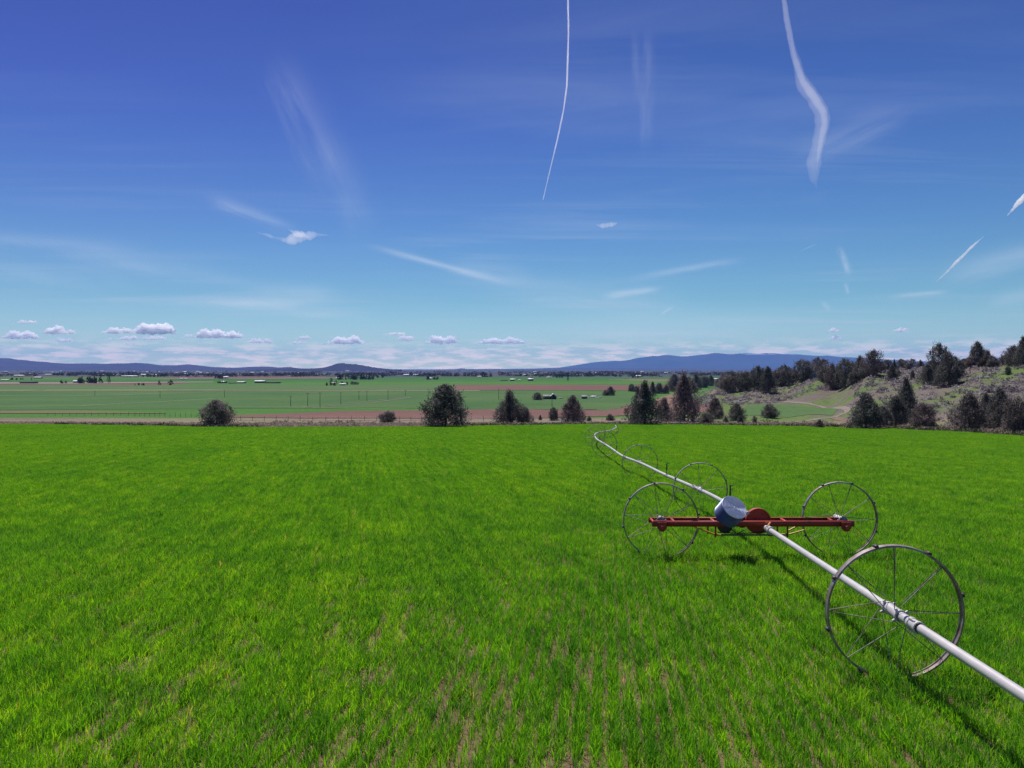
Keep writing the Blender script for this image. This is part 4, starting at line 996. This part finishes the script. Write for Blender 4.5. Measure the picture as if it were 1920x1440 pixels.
# hanging plates and yellow braces
for px in (1335, 1341.5, 1468, 1476.5):
    x = X(px, 15.86); yy = 16.2 if px in (1335, 1468) else 15.86
    m = MB().box((x, yy, z0-.17), (.035, .012, .235)).box((x+.012, yy+.016, z0-.17), (.01, .03, .235)); o = m.build('hanger', m_red, root); o.location = -base
for (a, b, yy, mt) in (((1297, 985), (1337, 1001), 15.90, m_yel), ((1337, 1001), (1352, 1003), 15.90, m_yel), ((1502, 983), (1478, 995), 15.90, m_yel), ((1479, 1002), (1508, 994), 15.95, m_yel), ((1341, 1003), (1477, 1003), 15.92, m_dark), ((1440, 1004), (1477, 1001), 15.98, m_yel)):
    o = MB().tube([at(*a, yy), at(*b, yy)], .017, 8).build('brace', mt, root, True); o.location = -base
# the ribbed engine cover
ax = Vector((.28, -.685, .667)).normalized(); cl = at(1376.5, 951.5, 15.72)
q = (-ax).to_track_quat('Y', 'Z').to_matrix().to_4x4(); q = Matrix.Translation(cl)@q       # local +Y runs down into the drum
prof = [(.001, .012)]
r0, dep = .268, .36
side = [(r0+.004, 0), (r0+.012, .008), (r0+.012, .026), (r0-.002, .03)]
for k in range(7):
    y = .05+k*(dep-.06)/7; side += [(r0-.004, y), (r0+.010, y+.012), (r0+.010, y+.024), (r0-.004, y+.036)]
side += [(r0-.02, dep), (.001, dep)]
oc = MB().lathe(side, 56, q).build('engine_cover', m_blue, root, True); oc.location = -base
lid = [(r0+.004, .001)]
for k in range(8):
    r = r0*(1-(k+.3)/8.6); lid += [(r+.012, .002), (r+.009, -.020), (r+.001, -.020), (r-.004, .002)]
lid += [(.03, .004), (.026, -.016), (.001, -.018)]
ol = MB().lathe(lid, 56, q).build('lid', m_lid, oc, True)
MB().box(at(1401.5, 961.5, 15.72), (.05, .05, .07)).build('latch', m_alu, oc)
MB().tube([at(1382, 968, 16.0), at(1378, 985, 16.0)], .09, 14).build('engine_mount', m_dark, root, True, loc=-base)
MB().tube([at(1436, 979, 15.72), at(1444, 980, 15.72), at(1440, 986, 15.55)], .022, 8).build('hose_fitting', paint('orange_paint', (.6, .22, .06)), root, True, loc=-base)

# ------------------------------------------------------------------ the wheat
def wheat():
    rot = -R(7.0); T = 3.06; rows = 18; r = np.random.default_rng(99)
    tall = []; nv = 7; Vs = []; Fs3 = []; Fs4 = []; var = []; tone = []; base_i = 0
    for k in range(nv):
        pts = []
        for i in range(rows):
            x0 = -T/2+(i+.5)*T/rows; n = 2000
            y = r.uniform(-T/2, T/2, n); dens = .74+.5*np.sin(y*2*np.pi/T*r.integers(1, 4)+r.uniform(0, 6.28))*r.uniform(.3, 1)+r.normal(0, .05)
            if k >= 3 and r.uniform() < (.10 if k < 6 else .2):
                c0 = r.uniform(-T/2, T/2); dens = dens*(1-.8*np.exp(-((y-c0)/r.uniform(.2, .6))**2))
            keep = r.uniform(0, 1, n) < np.clip(dens, .05, 1)
            y = y[keep]; x = x0+r.normal(0, .036, len(y)); pts.append(np.stack([x, y], -1))
        p = np.concatenate(pts); n = len(p)
        tuft = np.floor((p[:, 1]+p[:, 0]*3)*11).astype(int); hh = .60+.75*((np.sin(tuft*12.9+k)*4375.5) % 1)
        l = r.uniform(.09, .20, n)*hh; a = r.uniform(0, 2*np.pi, n); lean = r.uniform(.08, .75, n); w = r.uniform(.0038, .0078, n)
        dx, dy_ = np.cos(a), np.sin(a); sx, sy = -dy_, dx
        for _q in range(3):
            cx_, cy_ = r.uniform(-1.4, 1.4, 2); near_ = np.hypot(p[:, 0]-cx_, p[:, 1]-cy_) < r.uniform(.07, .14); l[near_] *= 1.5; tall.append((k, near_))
        tw = r.uniform(-.9, .9, n); sx, sy = np.cos(a+np.pi/2+tw), np.sin(a+np.pi/2+tw)
        def pt(t, off):
            out = l*lean*t**1.7; up = l*(t-.28*lean*t**2.4)
            return np.stack([p[:, 0]+dx*out+sx*off, p[:, 1]+dy_*out+sy*off, up-.01], -1)
        A = [pt(0, -w*.5), pt(0, w*.5), pt(.5, -w*.65), pt(.5, w*.65), pt(1.0, w*0)]
        V = np.stack(A, 1).reshape(-1, 3); b = np.arange(n)[:, None]*5+base_i
        Fs4.append(np.concatenate([b, b+1, b+3, b+2], 1)); Fs3.append(np.concatenate([b+2, b+3, b+4], 1))
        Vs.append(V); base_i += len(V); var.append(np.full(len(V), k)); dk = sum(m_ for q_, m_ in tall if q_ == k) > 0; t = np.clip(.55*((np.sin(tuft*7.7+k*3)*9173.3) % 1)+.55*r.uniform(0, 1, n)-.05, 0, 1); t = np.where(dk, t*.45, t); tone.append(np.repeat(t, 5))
    # tile points
    c, s_ = math.cos(rot), math.sin(rot); g = np.arange(-70, 75); I, J = np.meshgrid(g, g)
    gx = (I*T).ravel(); gy = (J*T).ravel(); X_ = gx*c-gy*s_; Y_ = gx*s_+gy*c
    p = CX+F*X_/np.maximum(Y_, 3); e = edgeY(p); ok = (Y_ > 1) & (Y_ < e-1.2) & (np.abs(X_) < Y_*.78+7)
    X_, Y_ = X_[ok], Y_[ok]; n = len(X_); Pz = -3.2-.05*Y_
    tilt = Euler((-math.atan(.05), 0, 0)).to_matrix(); er = []
    flips = r.integers(0, 2, n)
    for f in (0, 1): er.append((tilt@Euler((0, 0, rot+f*math.pi)).to_matrix()).to_euler('XYZ'))
    ra = np.array([[er[f].x, er[f].y, er[f].z] for f in flips])
    V = np.concatenate(Vs+[np.stack([X_, Y_, Pz], -1)]); m = len(V)-n
    vi = r.integers(0, nv, n); vi = np.where((Y_ > 35), vi % 4, vi)
    A = {'variant': np.concatenate(var+[np.full(n, -1)]).astype(int), 'pick': np.concatenate([np.zeros(m), vi]).astype(int),
         'rot': np.concatenate([np.zeros((m, 3)), ra]), 'tone': np.concatenate(tone+[np.zeros(n)])}
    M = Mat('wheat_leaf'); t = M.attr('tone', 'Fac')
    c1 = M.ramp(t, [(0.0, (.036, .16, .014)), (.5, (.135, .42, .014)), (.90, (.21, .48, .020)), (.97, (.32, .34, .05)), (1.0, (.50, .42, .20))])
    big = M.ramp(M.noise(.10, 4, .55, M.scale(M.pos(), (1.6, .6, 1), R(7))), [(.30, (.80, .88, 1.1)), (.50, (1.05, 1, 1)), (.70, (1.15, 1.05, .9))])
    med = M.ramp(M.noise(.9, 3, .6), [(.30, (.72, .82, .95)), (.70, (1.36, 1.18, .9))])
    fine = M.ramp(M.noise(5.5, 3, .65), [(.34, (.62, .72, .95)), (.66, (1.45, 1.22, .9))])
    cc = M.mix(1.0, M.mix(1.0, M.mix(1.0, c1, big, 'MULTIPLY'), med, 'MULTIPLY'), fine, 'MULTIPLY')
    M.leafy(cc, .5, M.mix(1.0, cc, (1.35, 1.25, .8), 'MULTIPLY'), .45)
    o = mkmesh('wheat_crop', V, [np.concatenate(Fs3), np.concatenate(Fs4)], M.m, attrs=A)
    tag(o, 'young bright green wheat covering the whole foreground field', 'wheat', kind='stuff')
    G = bpy.data.node_groups.new('wheat_tiles', 'GeometryNodeTree')
    G.interface.new_socket('Geometry', in_out='INPUT', socket_type='NodeSocketGeometry'); G.interface.new_socket('Geometry', in_out='OUTPUT', socket_type='NodeSocketGeometry')
    gi = G.nodes.new('NodeGroupInput'); go = G.nodes.new('NodeGroupOutput'); ln = G.links.new
    def na(name, dt):
        x = G.nodes.new('GeometryNodeInputNamedAttribute'); x.data_type = dt; x.inputs[0].default_value = name; return x.outputs[0]
    def eq(k):
        x = G.nodes.new('FunctionNodeCompare'); x.data_type = 'INT'; x.operation = 'EQUAL'; ln(na('variant', 'INT'), x.inputs[2]); x.inputs[3].default_value = k; return x.outputs[0]
    def sepg(k):
        x = G.nodes.new('GeometryNodeSeparateGeometry'); x.domain = 'POINT'; ln(gi.outputs[0], x.inputs[0]); ln(eq(k), x.inputs[1]); return x.outputs[0]
    J_ = G.nodes.new('GeometryNodeJoinGeometry')
    for k in range(nv):
        q = G.nodes.new('GeometryNodeGeometryToInstance'); ln(sepg(k), q.inputs[0]); ln(q.outputs[0], J_.inputs[0])
    ip = G.nodes.new('GeometryNodeInstanceOnPoints'); ln(sepg(-1), ip.inputs['Points']); ln(J_.outputs[0], ip.inputs['Instance'])
    ip.inputs['Pick Instance'].default_value = True; ln(na('pick', 'INT'), ip.inputs['Instance Index'])
    e2 = G.nodes.new('FunctionNodeEulerToRotation'); ln(na('rot', 'FLOAT_VECTOR'), e2.inputs[0]); ln(e2.outputs[0], ip.inputs['Rotation'])
    ln(ip.outputs[0], go.inputs[0])
    md = o.modifiers.new('tiles', 'NODES'); md.node_group = G
wheat()

# ------------------------------------------------------------------ clouds and contrails
def cloudm(name, dens, g=.5, col=(1, .97, .96)):
    M = Mat(name); v = M.n('ShaderNodeVolumeScatter'); v.inputs['Color'].default_value = (*col, 1); v.inputs['Density'].default_value = dens
    v.inputs['Anisotropy'].default_value = g; M.t.links.new(v.outputs[0], M.out.inputs['Volume']); return M.m
def ico(sub=3):
    import bmesh
    bm = bmesh.new(); bmesh.ops.create_icosphere(bm, subdivisions=sub, radius=1); V = np.array([v.co[:] for v in bm.verts]); Fc = np.array([[v.index for v in f.verts] for f in bm.faces]); bm.free(); return V, Fc
IV, IF = ico(3)
m_cum = cloudm('cumulus', .016, .40, (1, .98, .95))
m_wsp = cloudm('wisp', .0022)
m_con = cloudm('contrail', .010)
m_con2 = cloudm('wide_contrail', .0010)
m_sheath = cloudm('contrail_veil', .00036)
m_oval = cloudm('oval_wisp', .0020)
m_faint = cloudm('faint_wisp', .00022)
def puffy(o, size, strength):
    t = bpy.data.textures.new('puffs', 'CLOUDS'); t.noise_scale = size; t.noise_depth = 4
    d = o.modifiers.new('puffs', 'DISPLACE'); d.texture = t; d.strength = strength; d.mid_level = .55; d.texture_coords = 'LOCAL'
CG = 'small cumulus clouds in a row above the left horizon'
def cumulus(px, py, w, h, label, Y=24500, seed=0, group=CG):
    """px,py = centre of the flat base"""
    r = np.random.default_rng(seed+int(px)); k = Y/F; Vs = []; Fs = []; n = int(10+w/4)
    for i in range(n):
        t = (i+.5)/n*2-1; t = np.clip(t+r.normal(0, .08), -1, 1); env = (1-t*t)**.6*(.55+.45*abs(np.sin(t*4.3+seed)))
        sz = max(.16, env)*h*.5*r.uniform(.7, 1.1); cx = t*w*.46; cz = sz*.45+env*h*.25*r.uniform(0, 1)
        V = IV*np.array([sz*1.35, sz*1.0, sz]); 
        V = V*(1+.16*np.sin(V[:, [0]]*1.3+i)*np.cos(V[:, [2]]*1.7+i*2)+.08*r.normal(0, 1, (len(V), 1))*.5)
        V = V+np.array([cx, r.uniform(-.3, .3)*h, cz]); V[:, 2] = np.where(V[:, 2] < 0, V[:, 2]*.22, V[:, 2]); Vs.append(V*k); Fs.append(IF+i*len(IV))
    o = mkmesh('cloud', np.concatenate(Vs), [np.concatenate(Fs)], m_cum, smooth=True, loc=at(px, py, Y)); tag(o, label, 'cloud', group)
    rm = o.modifiers.new('skin', 'REMESH'); rm.mode = 'VOXEL'; rm.voxel_size = h*k*.045; rm.use_smooth_shade = True
    puffy(o, h*k*.36, h*k*.62)
for a in [
 (50, 606, 54, 8, 'thin flat cloud at the top left of the cumulus row'), (38, 634, 76, 20, 'ragged low cloud at the left frame edge under the thin flat one'),
 (102, 625, 36, 20, 'rounded bright cloud left of the gap in the row'), (124, 626, 42, 11, 'fainter tail cloud right of the rounded bright one'), (121, 641, 44, 12, 'small low cloud just under the rounded bright one'),
 (222, 625, 66, 16, 'left half of the largest double cloud above the left hills'), (290, 625, 84, 28, 'tallest puffy right half of the largest double cloud'), (262, 637, 140, 11, 'long flat lower layer under the largest double cloud'),
 (395, 633, 66, 22, 'bright puffy cloud right of the largest double cloud'), (438, 633, 38, 17, 'smaller puff touching the bright puffy cloud on its right'),
 (243, 647, 32, 7, 'faint small cloud below the largest double cloud'), (488, 643, 62, 13, 'long low cloud above the left hill end'), (570, 636, 34, 9, 'faint puff up and right of the long low cloud'),
 (556, 645, 40, 8, 'small flat puff right of the long low cloud'), (649, 644, 80, 19, 'wide bright cloud directly above the butte'), (742, 628, 50, 9, 'flat upper cloud of the stepped pair right of the butte'),
 (760, 638, 36, 13, 'lower puff of the stepped pair right of the butte'), (830, 643, 66, 20, 'domed cloud with a grey middle above the biggest juniper'), (942, 644, 108, 17, 'longest bright cloud at the right end of the row'),
 (354, 632, 22, 8, 'tiny puff at the left foot of the bright puffy cloud')]:
    cumulus(a[0], a[1], a[2]*1.08, a[3]*.86, a[4], seed=3, Y=24600+(647-a[1])*240)
RG = 'tiny clouds above the right mountain'
for a in [(1563, 622, 20, 8, 'upper of two tiny stacked clouds over the mountain end'), (1567, 636, 27, 8, 'lower of two tiny stacked clouds over the mountain end'), (1689, 622, 33, 9, 'lone tiny bright cloud above the hill trees')]:
    cumulus(*a, seed=5, group=RG)
def wisp(name, pts, label, mat, Y=26000, cat='cloud', group=None, seg=18, n=70, flat=1.0, jit=0.0):
    """pts: (px, py, half width px)"""
    t = np.linspace(0, 1, len(pts)); s = np.linspace(0, 1, n); A = np.stack([np.interp(s, t, [p[k] for p in pts]) for k in range(3)], -1)
    for _ in range(6): A[1:-1] = (A[:-2]+2*A[1:-1]+A[2:])/4
    if jit:
        r = np.random.default_rng(abs(int(pts[0][0]))); ph = r.uniform(0, 6.28, 4)
        A[:, 2] *= 1+jit*(np.sin(s*19+ph[0])*.5+np.sin(s*43+ph[1])*.35+np.sin(s*81+ph[2])*.25)
    P = [at(a[0], a[1], Y) for a in A]; c = P[len(P)//2]; V = []
    for i, p in enumerate(P):
        d = (P[min(i+1, n-1)]-P[max(i-1, 0)]).normalized(); vw = Vector((0, 1, 0)); a_ = d.cross(vw).normalized(); b_ = a_.cross(d).normalized(); r = max(A[i, 2], .05)*Y/F
        for k in range(seg):
            q = 2*math.pi*k/seg; V.append(tuple(p-c+a_*math.cos(q)*r+b_*math.sin(q)*r*flat))
    Q = [[i*seg+k, (i+1)*seg+k, (i+1)*seg+(k+1) % seg, i*seg+(k+1) % seg] for i in range(n-1) for k in range(seg)]
    K = len(V); V += [tuple(P[0]-c), tuple(P[-1]-c)]; T3 = [[K, k, (k+1) % seg] for k in range(seg)]+[[K+1, (n-1)*seg+(k+1) % seg, (n-1)*seg+k] for k in range(seg)]
    o = mkmesh(name, V, [np.array(T3), np.array(Q)], mat, smooth=True, loc=c)
    if label: tag(o, label, cat, group)
    wmax = A[:, 2].max()*Y/F
    if jit: puffy(o, wmax*1.6, wmax*min(.9, jit*2.5))
    return o
TG = 'aircraft contrails in the blue sky'
wisp('contrail', [(1064, -60, 1.5), (1066, 60, 1.8), (1063, 160, 1.7), (1057, 205, 1.6), (1045, 262, 1.5), (1031, 320, 1.2), (1018, 375, .9)], 'long crisp white contrail running down the sky near the middle', m_con, cat='contrail', group=TG, n=150, jit=.12)
c_ = wisp('contrail', [(1462, -60, 3), (1474, 30, 5), (1488, 105, 6), (1506, 155, 6.5), (1526, 182, 7.5), (1543, 208, 7), (1547, 232, 6.5), (1540, 262, 5), (1535, 290, 4), (1531, 318, .6)], 'thick bent contrail in the upper right of the sky', m_con2, cat='contrail', group=TG, n=150, jit=.12)
o_ = wisp('sheath', [(1484, 70, 2), (1503, 155, 12), (1524, 182, 14), (1540, 208, 14), (1543, 236, 13), (1534, 270, 13), (1526, 305, 13), (1526, 335, 9), (1531, 352, 1)], None, m_sheath, n=110, jit=.12)
o_.parent = c_; o_.location = o_.location-c_.location
wisp('contrail', [(1845, 443, .6), (1825, 460, 2.4), (1800, 485, 3.0), (1775, 510, 2.0), (1755, 529, .7)], 'short slanted contrail at right, below the one cut by the frame', m_con, cat='contrail', group=TG, jit=.2)
wisp('contrail', [(1990, 300, 6), (1925, 365, 6), (1905, 386, 4), (1889, 404, .8)], 'slanted contrail cut by the right frame edge', m_con, cat='contrail', group=TG, jit=.2)
wisp('contrail', [(1532, 457, .6), (1518, 463, 1.5), (1500, 471, .6)], 'tiny faint contrail dash below the thick bent one', m_wsp, cat='contrail', group=TG)
WG = 'thin high wispy clouds'
wisp('cloud', [(482, 436, 1), (505, 442, 2.5), (530, 449, 4.5), (552, 448, 11), (572, 443, 10), (592, 440, 5), (616, 441, 1)], 'bright wing-shaped wispy cloud in the left sky', m_oval, group=WG, jit=.25, flat=.6)
wisp('cloud', [(540, 430, 1), (556, 438, 6), (566, 440, 7), (580, 446, 1)], 'small bright core on top of the wing-shaped wisp', m_wsp, group=WG, jit=.2)
wisp('cloud', [(1118, 422, 1), (1130, 423, 4.5), (1148, 421, 4.5), (1158, 418, 1)], 'small bright oval wisp right of the long crisp contrail', m_oval, group=WG, jit=.2)

# ------------------------------------------------------------------ haze
M = Mat('air_haze'); M.t.nodes.remove(M.out); M.out = M.n('ShaderNodeOutputMaterial')
pv = M.n('ShaderNodeVolumePrincipled'); pv.inputs['Color'].default_value = (.22, .42, 1.0, 1); pv.inputs['Density'].default_value = 3.1e-5; pv.inputs['Anisotropy'].default_value = 0.0
M.t.links.new(pv.outputs[0], M.out.inputs['Volume'])
hb = MB().box((0, 8500, 0), (90000, 46000, 760)).build('haze', M.m); hb.location = (0, 0, -23-3+380+.0)
tag(hb, 'thin blue air haze over the whole valley', 'haze', kind='stuff')
